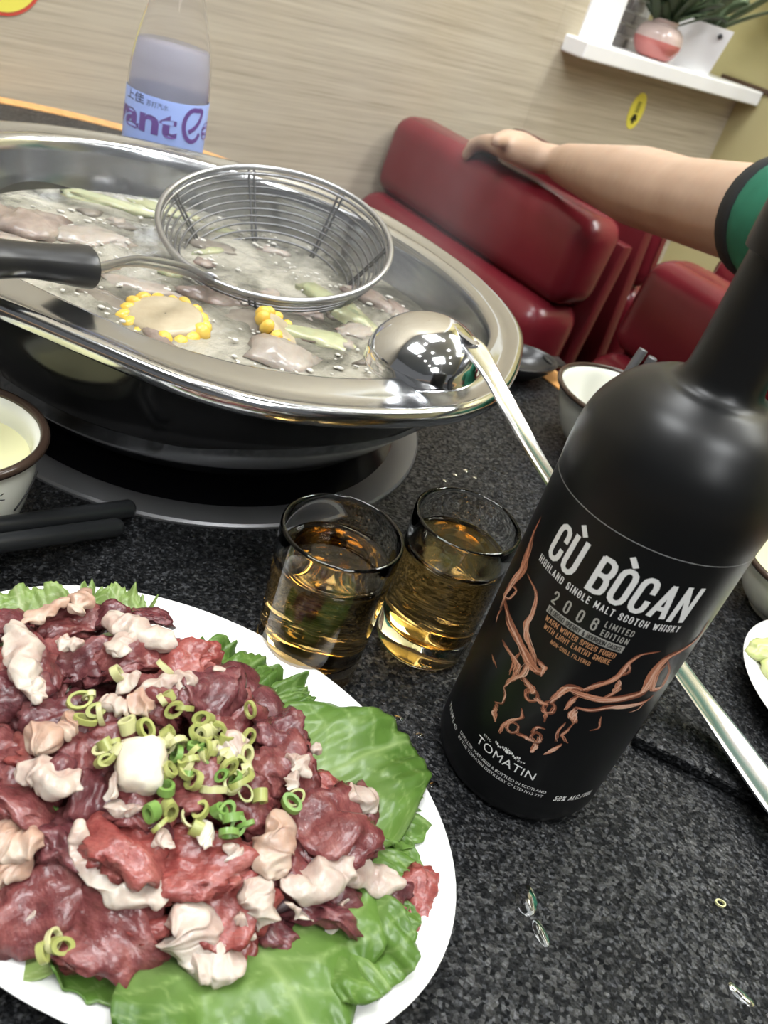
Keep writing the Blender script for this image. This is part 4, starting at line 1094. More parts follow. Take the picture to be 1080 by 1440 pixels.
fats = [
    ([(20, 875), (28, 900), (32, 930), (44, 965), (52, 985)], [30, 44, 40, 28, 12], 'fat'), ([(150, 862), (175, 878), (205, 892), (250, 905)], [22, 40, 46, 30], 'fat'),
    ([(160, 925), (168, 908), (195, 890)], [18, 34, 30], 'fat'), ([(75, 902), (95, 906), (115, 908)], [14, 30, 18], 'fat'), ([(105, 862), (113, 848), (122, 832)], [16, 32, 22], 'fat_tan'),
    ([(30, 880), (60, 862), (95, 846)], [12, 24, 20], 'fat_tan'), ([(140, 985), (160, 992), (182, 998)], [22, 32, 20], 'fat'), ([(180, 1000), (200, 990), (216, 1000)], [20, 34, 20], 'fat_tan'),
    ([(35, 1045), (62, 1038), (85, 1050)], [30, 44, 30], 'fat_tan'), ([(85, 1035), (97, 1018), (108, 1012)], [24, 32, 20], 'fat_tan'), ([(18, 1085), (50, 1085), (85, 1100), (118, 1112)], [16, 48, 44, 10], 'fat'),
    ([(166, 1085), (160, 1105), (156, 1126)], [12, 18, 14], 'fat'), ([(150, 1132), (175, 1136), (200, 1140)], [14, 22, 16], 'fat'), ([(0, 1150), (10, 1180), (30, 1190), (62, 1182)], [30, 46, 44, 30], 'fat_tan'),
    ([(-5, 1225), (15, 1222), (38, 1232)], [40, 44, 20], 'fat_tan'), ([(118, 1150), (112, 1175), (118, 1205), (140, 1232), (175, 1254), (215, 1258), (258, 1258)], [10, 22, 20, 24, 32, 36, 14], 'fat'),
    ([(228, 1302), (262, 1296), (270, 1330), (268, 1365)], [16, 56, 66, 30], 'fat'), ([(262, 1360), (290, 1352), (318, 1346), (340, 1330)], [34, 56, 52, 24], 'fat'), ([(345, 1235), (360, 1255), (368, 1280), (362, 1310)], [24, 40, 40, 14], 'fat'),
    ([(372, 1165), (388, 1172), (384, 1205), (400, 1235)], [30, 56, 48, 30], 'fat_tan'), ([(395, 1240), (430, 1248), (465, 1228), (490, 1218), (530, 1238), (572, 1240)], [30, 44, 42, 40, 36, 26], 'fat'),
    ([(490, 1120), (512, 1122), (532, 1138)], [20, 36, 24], 'fat'), ([(400, 1262), (420, 1285), (448, 1302)], [8, 9, 8], 'fat'), ([(462, 1310), (472, 1288), (490, 1268)], [14, 12, 6], 'fat'),
    ([(405, 1062), (420, 1075), (436, 1098)], [16, 26, 14], 'fat'), ([(438, 1050), (448, 1056)], [18, 18], 'fat'), ([(305, 1060), (325, 1050), (350, 1045)], [22, 34, 24], 'fat'), ([(335, 945), (300, 945)], [10, 10], 'fat'),
    ([(165, 970), (180, 955), (198, 942)], [12, 18, 10], 'fat'), ([(195, 978), (225, 962), (250, 955)], [10, 24, 16], 'fat'), ([(250, 972), (262, 955), (272, 948)], [16, 24, 12], 'fat'), ([(215, 1185), (232, 1180), (246, 1190)], [10, 20, 14], 'fat'),
    ([(318, 1185), (328, 1200), (338, 1215)], [14, 22, 16], 'fat'), ([(280, 1160), (290, 1175), (300, 1180)], [18, 24, 14], 'garlic'), ([(40, 1286), (50, 1288)], [12, 12], 'fat'), ([(330, 1290), (345, 1300), (350, 1320)], [10, 18, 10], 'fat'),
    ([(60, 955), (56, 975), (48, 990)], [10, 16, 10], 'fat'), ([(400, 1110), (410, 1100), (418, 1085)], [8, 20, 10], 'fat'),
]
FL = {'fat': 'short cream strip of fat among the raw meat slices', 'fat_tan': 'tan-tinged strip of fat among the raw meat slices', 'garlic': 'yellowish strip of fat amid the chopped scallions'}
fat_names = {0: 'long cream fat strip beside the tall narrow meat slice', 1: 'knobbly cream fat strip at the plate edge nearest the hob', 3: 'short white fat tuft above the tall narrow slice', 4: 'tan fat curl standing at the top lettuce tips', 5: 'thin tan fat ribbon beside the pale lettuce frill', 8: 'tan fat fold above the blade of white fat', 9: 'small tan fat knob next to the tan fat fold',
    10: 'blade-shaped piece of white fat over dark slices', 13: 'large tan fat lump at the plate end away from the bottle', 14: 'lower tan fat lump below the large one', 15: 'long curved fat strip under the bright angular slice', 16: 'big white fat lump hanging onto the largest lettuce leaf', 17: 'frilled white fat lump beside the big one', 18: 'upright cream fat strip on the bright slice',
    19: 'bent tan fat slab beside the largest upright slice', 20: 'long cream fat strip reaching toward the plate rim', 21: 'small greyish fat tuft against the notched lettuce leaf', 24: 'short fat flake on the slice by the broad leaf', 26: 'cream fat lump in the middle of the scallion heap'}
for i, (P, w, mt) in enumerate(fats): fat(P, w, mt, .0120, fat_names.get(i, FL[mt]), seed=i * 1.37)
p = on_mound(200, 1078, .012)
o = soft('fat_cube', (.0078, .0086, .0066), 4, M['garlic'], on_table(p), (.2, -.1, .3), 'blocky pale cube of fat topping the meat among scallions', 'fat', rough=.2, freq=1.5, boxy=.75)
# chopped scallions
sc_defs = {'scallion': 'olive green chopped scallion ring on the raw meat', 'scallion_pale': 'pale yellow-green chopped scallion ring on the raw meat', 'scallion_dark': 'vivid green chopped scallion ring on the raw meat'}
def ring_mesh(name, r, w, h):
    pr = [(r, -h / 2), (r * 1.02, 0), (r, h / 2), (r - w, h / 2), (r - w * 1.05, 0), (r - w, -h / 2), (r, -h / 2)]
    v, f = lathe(pr, 18); return v, f
rings = {}
for mt in sc_defs:
    for k in range(3):
        r, w, h = [(.0030, .0011, .0022), (.0026, .0011, .0036), (.0034, .0009, .0017)][k]
        v, f = ring_mesh('scallion_ring', r, w, h)
        me = bpy.data.meshes.new('scallion_ring'); me.from_pydata([((p[0]) * 1.12, p[1] * .8, p[2]) for p in v], [], f); me.shade_smooth(); me.set_sharp_from_angle(angle=radians(45)); me.materials.append(M[mt])
        rings[(mt, k)] = me
sc_pts = [(165, 947), (112, 985), (125, 978), (135, 1000), (120, 1012), (142, 1005), (233, 940), (228, 984), (236, 980), (245, 998), (260, 996), (205, 1025), (148, 1048), (155, 1045), (146, 1070), (230, 1050), (236, 1040), (250, 1045), (248, 1060),
          (258, 1072), (262, 1088), (240, 1082), (233, 1108), (280, 1030), (285, 1036), (300, 1022), (308, 1028), (276, 1048), (270, 1060), (292, 1065), (300, 1050), (318, 1060), (312, 1090), (322, 1078), (336, 1078), (330, 1095), (345, 1060), (350, 1036), (338, 1100), (352, 998),
          (214, 1142), (225, 1160), (238, 1138), (268, 1150), (282, 1140), (276, 1165), (308, 1140), (318, 1140), (328, 1150), (322, 1172), (335, 1162), (345, 1160), (410, 1130), (416, 1122), (365, 1120), (300, 1110), (345, 1115), (60, 1340), (85, 1330), (75, 1322), (220, 1045), (212, 1055), (330, 1042), (180, 1020)]
sc_pts += [(x + rm.uniform(-22, 22), y + rm.uniform(-20, 20)) for x, y in sc_pts[12:36]]
for i, (x, y) in enumerate(sc_pts):
    mt = 'scallion_dark' if 205 < i or (y > 1130 and 300 < x < 350) else rm.choice(['scallion', 'scallion', 'scallion_pale', 'scallion_pale', 'scallion_dark'] if x > 200 else ['scallion', 'scallion_pale'])
    o = bpy.data.objects.new('scallion_ring', rings[(mt, rm.randrange(3))]); put(o)
    o.location = on_table(on_mound(x, y, .0115 + rm.uniform(0, .0025))); o.rotation_euler = (rm.uniform(-1.2, 1.2), rm.uniform(-1.2, 1.2), rm.uniform(0, 6)); s_ = rm.uniform(.85, 1.25); o.scale = (s_, s_, s_)
    tag(o, sc_defs[mt], 'scallion', 'chopped scallion rings on the meat')
o = bpy.data.objects.new('scallion_ring', rings[('scallion_pale', 2)]); put(o); o.location = on_table(spot(1013, 1270, .0011)); o.scale = (.62, .62, .62)
tag(o, 'lone scallion ring dropped on the bare black table', 'scallion')

# lettuce under the meat
def leaf(base, tip, width, mt, label, seed, z0=.011, z1=.024, droop=.004, ruffle=.006, nu=30, nv=56, freq=5.0):
    A = spot(*base, z0); B = spot(*tip, z1)
    ax = Vector((B.x - A.x, B.y - A.y, 0)); L = ax.length; ax.normalize(); sd = Vector((-ax.y, ax.x, 0)); Wd = width * MP * .5
    V, UVs = [], []
    for i in range(nu + 1):
        u = i / nu
        for j in range(nv + 1):
            s_ = -1 + 2 * j / nv
            out = (1 - .55 * abs(s_) ** 2.6) * (1 + .07 * noise.noise(Vector((s_ * 3, seed, 2))))           # rounded outer edge
            along_ = u * L * out
            halfw = Wd * (.30 + .70 * sin(min(1, .15 + u * .95) * pi / 2))
            e = u ** 1.6
            wav = ruffle * (.35 + .65 * abs(s_) ** .8) * e * (.7 * sin(s_ * freq * 1.5 + seed * 3 + u * 2) + 1.6 * noise.noise(Vector((s_ * freq * .9, u * 2, seed))) + .9 * e * noise.noise(Vector((s_ * freq * 2.4, u * 3, seed + 4))))
            z = z0 + (z1 - z0) * sin(u * pi / 2) - droop * u ** 3 + wav + .0012 * noise.noise(Vector((s_ * 7, u * 7, seed)))
            lat = halfw * s_ + .25 * wav * cos(s_ * 9 + seed)
            p = A + ax * (along_ + .3 * wav) + sd * lat
            V.append(Vector((p.x, p.y, max(z, .0075 + .010 * u))))
            rib = abs(s_) * 3.2 * (.3 + u)
            br_ = abs(((u * 5.0 - abs(s_) * 2.6 + seed) % 1) - .5) * 1.6 + .0
            net = abs(noise.noise(Vector((s_ * 6.5, u * 5.5, seed * 2)))) * 2.2
            UVs.append((min(1, min(rib, br_, net + .06)), u))
    Fc = []
    for i in range(nu):
        for j in range(nv):
            a_ = i * (nv + 1) + j; Fc.append((a_, a_ + 1, a_ + nv + 2, a_ + nv + 1))
    o = mesh('lettuce_leaf', [p - A for p in V], Fc, M[mt]); o.location = on_table(A)
    uv = o.data.uv_layers.new(name='veins')
    for lp in o.data.loops: uv.data[lp.index].uv = UVs[lp.vertex_index]
    sd_ = o.modifiers.new('thickness', 'SOLIDIFY'); sd_.thickness = .0006; sd_.offset = 0
    tag(o, label, 'lettuce', 'lettuce leaves under the meat')
leaf((400, 1130), (585, 1020), 250, 'lettuce', 'broad glossy lettuce leaf folded over the plate edge toward the bottle', 1.3, .014, .030, .010, .0045, freq=3.5)
leaf((470, 1130), (612, 1150), 130, 'lettuce', 'lettuce leaf lobe with notched tip hanging over the plate edge', 2.1, .012, .024, .008, .005)
leaf((285, 1000), (372, 918), 150, 'lettuce', 'curly dark lettuce frill nearest the shot glass', 3.7, .014, .026, .004, .006, freq=6)
leaf((340, 1010), (440, 965), 110, 'lettuce', 'crumpled lettuce frill between shot glass and broad leaf', 5.2, .014, .024, .003, .005, freq=6)
leaf((470, 1170), (590, 1225), 110, 'lettuce', 'small shaded lettuce piece below the notched leaf', 4.4, .012, .020, .003, .0045)
leaf((310, 1270), (450, 1462), 330, 'lettuce', 'largest green lettuce leaf spread under the lower fat lumps', 6.1, .012, .030, .008, .0055, freq=4)
leaf((430, 1280), (560, 1380), 190, 'lettuce', 'ruffled lettuce leaf curling up beside the largest leaf', 7.3, .012, .026, .004, .0075, freq=4.5)
leaf((170, 1280), (215, 1405), 190, 'lettuce', 'curled mid-green lettuce leaf at the plate centre edge', 8.8, .010, .018, .002, .006, freq=5)
leaf((60, 1270), (75, 1372), 230, 'lettuce_pale', 'pale yellow-green lettuce leaf base lying flat on the plate', 9.4, .010, .016, .002, .003, freq=4)
leaf((40, 915), (20, 826), 140, 'lettuce_pale', 'pale lettuce frill sticking out by the chopsticks side', 10.6, .016, .032, .0, .004, freq=6)
leaf((150, 900), (168, 824), 110, 'lettuce_pale', 'small light green lettuce tips poking above the meat', 11.9, .016, .030, .0, .004, freq=7)
leaf((490, 1285), (590, 1310), 90, 'lettuce', 'narrow lettuce tip under the outermost meat slice', 12.5, .010, .019, .002, .003)
leaf((80, 1170), (90, 1140), 70, 'lettuce', 'dark lettuce bit glimpsed between meat slices', 13.1, .026, .034, 0, .002)

# ================================================================== pickle plate on the raised panel
P2 = Vector((.2835, .3680, PZ))
pl2 = thing('side_plate', 'white side plate of pale green pickles beside the ladle handle', 'plate', on_table(P2))
prof = smooth_prof([(.0005, .0025), (.038, .0025), (.045, .004), (.056, .0095), (.067, .0145), (.0695, .0142)], 5)
v_, f_ = lathe([(p.x, p.y) for p in prof] + [(.067, .0118), (.056, .0065), (.044, .0008), (.041, 0), (.039, .0008), (.0005, .0009)], 72)
mesh('plate_body', v_, [tuple(reversed(q)) for q in f_], M['china'], pl2)
M['pickle'] = noisy('pickled_greens', [(.3, (.46, .52, .18)), (.7, (.66, .68, .36))], 60, .2, sss=.3, sss_r=(.7, 1, .4))
pk = [((.228, .386, .022), (.012, .007, .006), .5), ((.236, .378, .019), (.011, .008, .006), -.4), ((.243, .398, .020), (.013, .008, .006), 1.2), ((.252, .384, .022), (.012, .009, .007), .1), ((.258, .366, .020), (.013, .008, .006), .8), ((.270, .392, .020), (.012, .009, .006), 2.0), ((.275, .372, .024), (.014, .009, .007), .3), ((.291, .383, .021), (.012, .008, .006), 1.0), ((.288, .357, .020), (.012, .008, .006), 2.4)]
for i, (lc, sz, tz) in enumerate(pk):
    soft('pickle_chunk', sz, i + 70, M['pickle'], (lc[0], lc[1], lc[2] + T), (.2, .1, tz), 'pale green pickled vegetable chunk on the white side plate', 'pickle', 'pickle chunks on the side plate', rough=.35)

# water drops on the stone
M['water'] = material('water_drop', (.9, .92, .95), .0, trans=1.0, ior=1.33)
dv, df = lathe(smooth_prof([(.0002, .0011), (.0014, .00095), (.0026, .0004), (.0030, .0), (.0002, .0)], 3), 20)
dm = None
for i, (x, y, s_, q) in enumerate([(740, 1266, 1.5, 1.5), (760, 1312, .9, 2.0), (1040, 1398, .9, 1.6), (1052, 1408, .7, 1.2), (1030, 1388, .6, 1.1), (640, 668, .6, 1), (655, 662, .7, 1), (668, 672, .5, 1), (625, 676, .5, 1), (560, 1010, .6, 1.4), (590, 1035, .6, 1.2), (610, 1105, .6, 1.5), (1075, 1118, .8, 1.2)]):
    if dm is None:
        o = mesh('water_drop', dv, df, M['water']); dm = o.data
    else:
        o = bpy.data.objects.new('water_drop', dm); put(o)
    o.location = on_table(spot(x, y, .0001)); o.scale = (s_, s_ * q, s_); o.rotation_euler = (0, 0, radians(30 * i))
    tag(o, 'small water drop on the black stone table', 'water drop', 'water drops on the table')

# ================================================================== steam over the pot
v_, f_ = lathe([(.001, .112), (.150, .112), (.175, .16), (.17, .24), (.12, .30), (.001, .31)], 40)
stm = mesh('steam', v_, f_, None, None, loc=on_table(POT)); stm['kind'] = 'stuff'
m = bpy.data.materials.new('thin_steam'); m.use_nodes = True; nt = m.node_tree; nt.nodes.remove(bsdf(m))
pv = N(m, 'ShaderNodeVolumePrincipled'); pv.inputs['Color'].default_value = (.95, .96, .97, 1); pv.inputs['Anisotropy'].default_value = .2
dn = ramp(m, noise_tex(m, coords(m, (1, 1, .6)), 14, 3), [(.42, (0, 0, 0)), (.75, (1, 1, 1))])
mu = N(m, 'ShaderNodeMath', operation='MULTIPLY'); link(m, dn, mu.inputs[0]); mu.inputs[1].default_value = 1.25
link(m, mu.outputs[0], pv.inputs['Density']); link(m, pv.outputs[0], nt.nodes['Material Output'].inputs['Volume'])
stm.data.materials.append(m)
tag(stm, 'thin steam rising from the simmering hot pot', 'steam')

# ================================================================== red benches
def bench(name, X0, X1, Yf, ztop, label, face=-1, th=.085):
    """padded bench; face -1 looks towards the table"""
    t = thing(name, label, 'bench', room((X0 + X1) / 2, Yf, FLOOR_Z), ROOM_ROT, None)
    w = (X1 - X0) / 2; z0 = T       # local z = height above the floor
    s = -face
    def tilt_(v, k=.10):
        return [Vector((p[0], s * (p[1] + k * (p[2] - T)), p[2])) for p in v]
    def pad(nm, y0, y1, za, zb, bev):
        v, f = box(-w + .002, w - .002, y0, y1, za, zb, bev, 5)
        v = tilt_(v); 
        if s < 0: f = [tuple(reversed(q)) for q in f]
        mesh(nm, v, f, M['leather'], t, auto=70)
    pad('top_cushion', 0, th, T + ztop - .125, T + ztop, .030)
    pad('lower_cushion', -.026, th, .50, T + ztop - .122, .036)
    v, f = box(-w + .004, w - .004, th + .001, th + .022, .10, T + ztop - .03, .004, 2); mesh('back_panel', tilt_(v), f if s > 0 else [tuple(reversed(q)) for q in f], M['leather_seam'], t, auto=40)
    v, f = box(-w + .002, w - .002, -.40, -.040, .36, .46, .03, 4); mesh('seat_cushion', [Vector((p[0], s * p[1], p[2])) for p in v], f if s > 0 else [tuple(reversed(q)) for q in f], M['leather'], t, auto=70)
    v, f = box(-w + .02, w - .02, -.36, .02, 0, .36, .004, 2); mesh('bench_base', [Vector((p[0], s * p[1], p[2])) for p in v], f if s > 0 else [tuple(reversed(q)) for q in f], M['dark_wood'], t, auto=40)
    return t
bench('red_bench', -1.165, -.695, .885, .066, 'dark red leather bench back along the papered wall, hand on top')
bench('red_bench', -.607, .30, .885, .066, 'dark red leather bench the green-sleeved person sits on')
bench('red_bench', -1.06, -.695, 1.082, .095, 'red leather bench back turned away behind the hand', face=1, th=.05)
bench('red_bench', -.605, .30, 1.082, .080, 'red leather bench turned away behind the person', face=1, th=.05)

# ================================================================== decor on the wall ledge
def onledge(Y, X=WALL_X + .0, z=SHELF_Z1 + .004): return room(X, Y, z)
def blade(L, w, bend, seed, n_=8):
    V, Fc = [], []
    for i in range(n_ + 1):
        t = i / n_; ww = w * sin(pi * min(1, .08 + t * .92)) ** .8
        x = L * t * cos(bend * t); z = L * t * sin(1.2 - bend * t)
        for k, s_ in enumerate((-1, 0, 1)): V.append((x, s_ * ww, z + (abs(s_) * .15 * ww)))
        if i:
            b_ = (i - 1) * 3
            Fc += [(b_, b_ + 1, b_ + 4, b_ + 3), (b_ + 1, b_ + 2, b_ + 5, b_ + 4)]
    return V, Fc
M['plant_dark'] = noisy('dark_foliage', [(.3, (.035, .06, .03)), (.7, (.07, .11, .05))], 30, .5)
M['plant_sage'] = noisy('sage_foliage', [(.3, (.10, .15, .08)), (.7, (.20, .25, .15))], 30, .5)
M['rose_glass'] = noisy('rose_glaze', [(.3, (.48, .13, .12)), (.7, (.56, .19, .17))], 9, .12, coat=.6)
M['rose_pale'] = material('pale_pink_glaze', (.62, .48, .44), .12, coat=.6)
def foliage(t, n_, r0, z0, L, w, mat, seed, up=.9):
    rq = random.Random(seed)
    for i in range(n_):
        v, f = blade(L * rq.uniform(.65, 1.1), w * rq.uniform(.7, 1.2), rq.uniform(.1, .9), i)
        o = mesh('leaf', v, f, mat, t); o.location = (rq.uniform(-r0, r0), rq.uniform(-r0, r0), z0); o.rotation_euler = (rq.uniform(-.35, .35), rq.uniform(-.5, .2), rq.uniform(0, 2 * pi))
        sd_ = o.modifiers.new('thickness', 'SOLIDIFY'); sd_.thickness = .0012
VS = .88
vase = thing('flower_vase', 'round rose-pink vase with dark leaves on the white ledge', 'vase', onledge(1.462, WALL_X + .005), ROOM_ROT)
v_, f_ = lathe(smooth_prof([(.0005, .0), (.026, .0), (.040, .006), (.051, .024), (.0525, .036)], 6), 48); mesh('rose_body', v_, f_, M['rose_glass'], vase)
v_, f_ = lathe(smooth_prof([(.0525, .036), (.050, .050), (.040, .062), (.028, .067), (.030, .074), (.027, .073), (.024, .062), (.0005, .05)], 6), 48); mesh('pale_shoulder', v_, f_, M['rose_pale'], vase)
foliage(vase, 26, .015, .060, .15, .016, M['plant_dark'], 4)
vase.scale = (VS, VS, VS)
bk = thing('planter_bucket', 'white tapered square planter with sage plant on the ledge', 'planter', onledge(1.600, WALL_X - .006), ROOM_ROT + radians(-54))
def frustum(a0, a1, h, wall):
    V = []
    for (s_, z) in ((a0, 0), (a1, h), (a1 - wall, h), (a0 - wall, .006)):
        V += [(-s_, -s_, z), (s_, -s_, z), (s_, s_, z), (-s_, s_, z)]
    Fc = [(3, 2, 1, 0)]
    for r in range(3):
        for i in range(4): Fc.append((r * 4 + i, r * 4 + (i + 1) % 4, r * 4 + 4 + (i + 1) % 4, r * 4 + 4 + i))
    Fc.append((12, 13, 14, 15))
    return V, Fc
v_, f_ = frustum(.040, .053, .082, .004); o = mesh('planter_body', v_, f_, M['white_paint'], bk, smooth=False)
M['screw'] = material('dark_rivet', (.06, .06, .065), .4, .6)
for (x, y) in ((.0515, .032),):
    v_, f_ = lathe([(.0005, .003), (.004, .002), (.005, 0), (.0005, 0)], 14); o = mesh('rivet', xf(v_, Matrix.Translation((x, y, .068)) @ Matrix.Rotation(radians(90), 4, 'Y')), f_, M['screw'], bk)
v_, f_ = lathe([(.045, .070), (.0005, .073)], 24); mesh('soil', v_, f_, M['dark_wood'], bk)
foliage(bk, 30, .022, .068, .13, .014, M['plant_sage'], 9)
pt3 = thing('wall_plant', 'dark green leafy plant mounted in the corner above the ledge', 'plant', room(WALL_X + .06, 1.735, .37), ROOM_ROT)
v_, f_ = lathe(smooth_prof([(.0005, 0), (.028, 0), (.034, .02), (.040, .06), (.037, .06), (.03, .02), (.0005, .006)], 4), 32); mesh('pot', v_, f_, M['white_paint'], pt3)
foliage(pt3, 34, .03, .03, .13, .020, M['plant_dark'], 14)
foliage(pt3, 12, .03, .0, .09, .018, M['plant_dark'], 15)
# stickers on the wallpaper
M['sticker'] = material('yellow_sticker', (.86, .78, .10), .45)
M['sticker_red'] = material('red_sticker_edge', (.70, .06, .03), .45)
def oval(cY, cz, ry, rz, tilt_, x0, n_=40):
    P = []
    for i in range(n_):
        a_ = 2 * pi * i / n_; y, z = ry * cos(a_), rz * sin(a_)
        P.append((cY + y * cos(tilt_) - z * sin(tilt_), cz + y * sin(tilt_) + z * cos(tilt_)))
    V = [(x0, y, z) for y, z in P] + [(x0 + .001, y, z) for y, z in P]
    f = [tuple(range(n_, 2 * n_))] + [(i, (i + 1) % n_, n_ + (i + 1) % n_, n_ + i) for i in range(n_)]
    return V, f
st = thing('wall_sticker', 'small yellow oval sticker with black figure below the ledge', 'sticker', (0, 0, T), ROOM_ROT)
mesh('sticker_face', *oval(1.4885, .139, .022, .034, radians(0), WALL_X), M['sticker'], st, smooth=False)
g = Geo()
g.add(oval(1.4885, .1285, .006, .005, 0, WALL_X + .0011)).add(oval(1.484, .124, .0045, .003, .6, WALL_X + .0011)).add(oval(1.493, .125, .0045, .003, -.6, WALL_X + .0011)).add(oval(1.4885, .119, .003, .004, 0, WALL_X + .0011))
for i in range(5): g.add(box(WALL_X + .001, WALL_X + .0016, 1.4835, 1.4935, .137 + i * .0042, .139 + i * .0042))
g.build('black_figure', M['print_dark'], st, smooth=False)
sg = thing('wall_sign', 'yellow round wall sign edged in red above the table', 'sign', (0, 0, T), ROOM_ROT)
mesh('red_edge', *oval(.302, .138, .048, .050, 0, WALL_X), M['sticker_red'], sg, smooth=False)
mesh('sign_face', *oval(.302, .138, .044, .046, 0, WALL_X + .0008), M['sticker'], sg, smooth=False)

# ================================================================== person reaching along the bench
def capsule(p0, r0, p1, r1, flat=1.0, up=None, n=14):
    d_ = (p1 - p0); L = d_.length; d_.normalize(); pts, rr = [], []
    for k in range(5): a_ = (pi / 2) * (1 - k / 4); pts.append(p0 - d_ * (r0 * sin(a_))); rr.append(max(.0006, r0 * cos(a_)))
    for k in range(1, 4): pts.append(p0.lerp(p1, k / 4)); rr.append(r0 + (r1 - r0) * k / 4)
    for k in range(5): a_ = (pi / 2) * (k / 4); pts.append(p1 + d_ * (r1 * sin(a_))); rr.append(max(.0006, r1 * cos(a_)))
    return tube(pts, rr, n, flat=flat, up=up)
def fused(name, chains, mat, parent, voxel=.004, iters=18):
    """limbs laid out as tapering chains, fused into one continuous skin"""
    g = Geo()
    for ch in chains:
        for (p, r), (q, s_) in zip(ch, ch[1:]): g.add(capsule(p, r, q, s_))
    o = g.build(name, mat, parent)
    rmx = o.modifiers.new('fuse', 'REMESH'); rmx.mode = 'VOXEL'; rmx.voxel_size = voxel; rmx.use_smooth_shade = True
    sm = o.modifiers.new('relax', 'SMOOTH'); sm.factor = .5; sm.iterations = iters
    return o
HAND = spot(742, 216, .094); WR = spot(795, 231, .106); EL = spot(955, 280, .148); CU = spot(1090, 310, .178)
SHO = CU + (CU - EL) * 1.0
chest = room(-.05, .775, .10); chest.z -= T
pel = room(-.03, .80, -.20); pel.z -= T
neck = room(-.05, .765, .245); neck.z -= T
shL = room(.13, .77, .195); shL.z -= T
elL = room(.20, .72, -.04); elL.z -= T
haL = room(.10, .58, -.155); haL.z -= T
def rm_(X, Y, z): q = room(X, Y, z); q.z -= T; return q
KN = spot(716, 205, .092)
hd = (KN - HAND).normalized(); sdv = Vector((0, 0, 1)).cross(hd).normalized()
chains = [
    [(pel, .125), (chest, .125), (neck, .055), (neck + Vector((0, 0, .06)), .05)], [(pel + Vector((-.06, .06, 0)), .09), (pel + Vector((.06, -.06, 0)), .09)], [(SHO, .058), (chest + Vector((0, 0, .04)), .09), (shL, .058)],
    [(SHO, .056), (CU, .045), (EL, .0415), (EL.lerp(WR, .3), .0435), (EL.lerp(WR, .7), .0340), (WR, .0265)],
    [(shL, .056), (elL, .042), (haL, .028)], [(haL, .026), (haL + Vector((-.05, -.03, -.004)), .022)],
    [(pel + Vector((-.06, .06, 0)), .085), (rm_(-.12, .45, -.24), .065), (rm_(-.12, .42, -.62), .045), (rm_(-.12, .40, -.70), .04), (rm_(-.13, .30, -.715), .032)],
    [(pel + Vector((.06, -.06, 0)), .085), (rm_(.06, .45, -.24), .065), (rm_(.06, .42, -.62), .045), (rm_(.06, .40, -.70), .04), (rm_(.05, .30, -.715), .032)],
]
# hand: palm rays, four fingers of unequal length bent over the bench top, thumb lying above
for k, (o_, L) in enumerate(((-.027, .85), (-.009, 1.0), (.009, .95), (.026, .78))):
    b0 = KN + sdv * o_ + Vector((0, 0, -.0012 * abs(k - 1.4)))
    f1 = b0 + hd * (.034 * L) + Vector((0, 0, -.002)); f2 = f1 + hd * (.024 * L) + Vector((0, 0, -.010)); f3 = f2 + hd * (.008 * L) + Vector((0, 0, -.017))
    chains.append([(WR.lerp(HAND, .4) + sdv * (o_ * .55), .0205), (HAND + sdv * (o_ * .85), .0185), (b0, .0140), (f1, .0112), (f2, .0102), (f3, .0088)])
chains.append([(HAND + Vector((0, 0, .006)), .0180), (spot(732, 199, .104), .0150), (spot(714, 193, .107), .0122), (spot(697, 198, .103), .0105)])
person = thing('person', 'person in a green shirt resting a bare forearm along the red bench', 'person', (0, 0, T))
fused('body', chains, M['skin'], person)
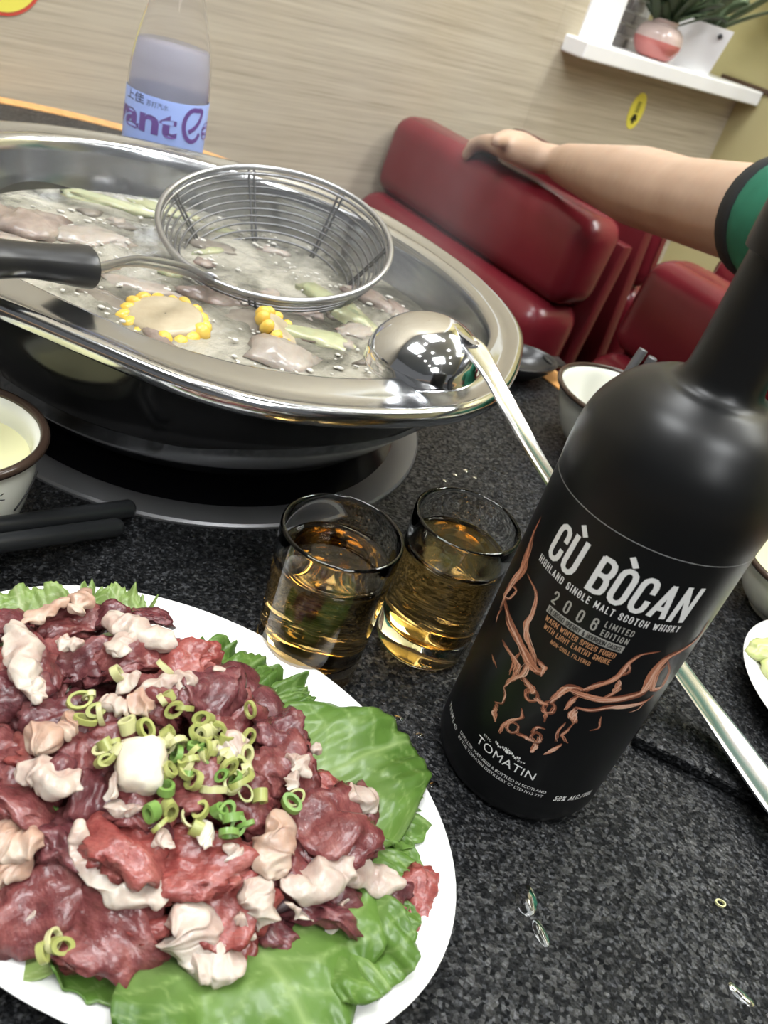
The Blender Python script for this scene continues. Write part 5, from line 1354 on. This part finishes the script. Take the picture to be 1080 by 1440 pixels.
# green short-sleeved shirt over it, black ribbed cuff
ad = (CU - EL).normalized()
fused('shirt', [[(pel, .145), (chest, .142), (chest.lerp(neck, .55), .085)], [(pel + Vector((-.06, .06, 0)), .105), (pel + Vector((.06, -.06, 0)), .105)], [(SHO, .074), (chest + Vector((0, 0, .04)), .105), (shL, .074)],
    [(SHO, .072), (SHO.lerp(CU, .6), .060), (CU + ad * .048, .053)], [(shL, .072), (shL.lerp(elL, .5), .060)]], M['shirt'], person, .006, 3)
mesh('sleeve_end', *tube([CU + ad * .002, CU + ad * .02, CU + ad * .05, CU + ad * .07], [.0515, .0535, .0560, .0560], 28), M['shirt'], person)
ad = (CU - EL).normalized()
mesh('cuff', *tube([CU - ad * .010, CU - ad * .008, CU + ad * .008, CU + ad * .010], [.0500, .0530, .0545, .0530], 28), M['cuff'], person)
hc = neck + Vector((0, 0, .155)); rp = room(-.13, .745, 0); face_d = Vector((-C45, -C45, 0)) * .0
hv = []
v, f = ico(4); fd = Vector((C45 * 0 - C45, -C45, 0)) * 1.0
fd = (room(0, -1, 0) - room(0, 0, 0)).normalized(); sd2 = Vector((0, 0, 1)).cross(fd)
for q in v:
    a_, b_, c_ = q.dot(fd), q.dot(sd2), q.z
    r = Vector((a_ * .098, b_ * .076, c_ * .118))
    if c_ < 0: r.y *= 1 + .25 * c_; r.x *= 1 + .10 * c_
    if a_ > .5:
        r.x += .020 * math.exp(-((b_ / .16) ** 2 + ((c_ + .08) / .22) ** 2))      # nose
        r.x -= .010 * math.exp(-(((abs(b_) - .36) / .16) ** 2 + ((c_ - .08) / .14) ** 2))  # eye sockets
        r.x += .006 * math.exp(-((b_ / .3) ** 2 + ((c_ + .48) / .10) ** 2))         # lips
    hv.append(fd * r.x + sd2 * r.y + Vector((0, 0, r.z)))
mesh('head', [p + hc for p in hv], f, M['skin'], person)
hf = [t for t in f if sum((v[i].z * 1.0 - v[i].dot(fd) * .75) for i in t) / 3 > .12]
ho = mesh('hair', [p * 1.05 + hc for p in hv], hf, M['hair'], person)
sd_ = ho.modifiers.new('thickness', 'SOLIDIFY'); sd_.thickness = .012; sd_.offset = 1
for s_ in (-1, 1):
    v2, f2 = lump((.012, .022, .032), 5, sub=2, rough=.1); mesh('ear', [hc + sd2 * (s_ * .078) + fd * p.y * .8 + sd2 * p.x * .5 + Vector((0, 0, p.z)) for p in v2], f2, M['skin'], person)
    v2, f2 = ico(2); mesh('eye', [hc + fd * .083 + sd2 * (s_ * .030) + Vector((0, 0, .010)) + p * .010 for p in v2], f2, M['china'], person)
    mesh('pupil', [hc + fd * .0905 + sd2 * (s_ * .030) + Vector((0, 0, .010)) + p * .0045 for p in v2], f2, M['print_dark'], person)
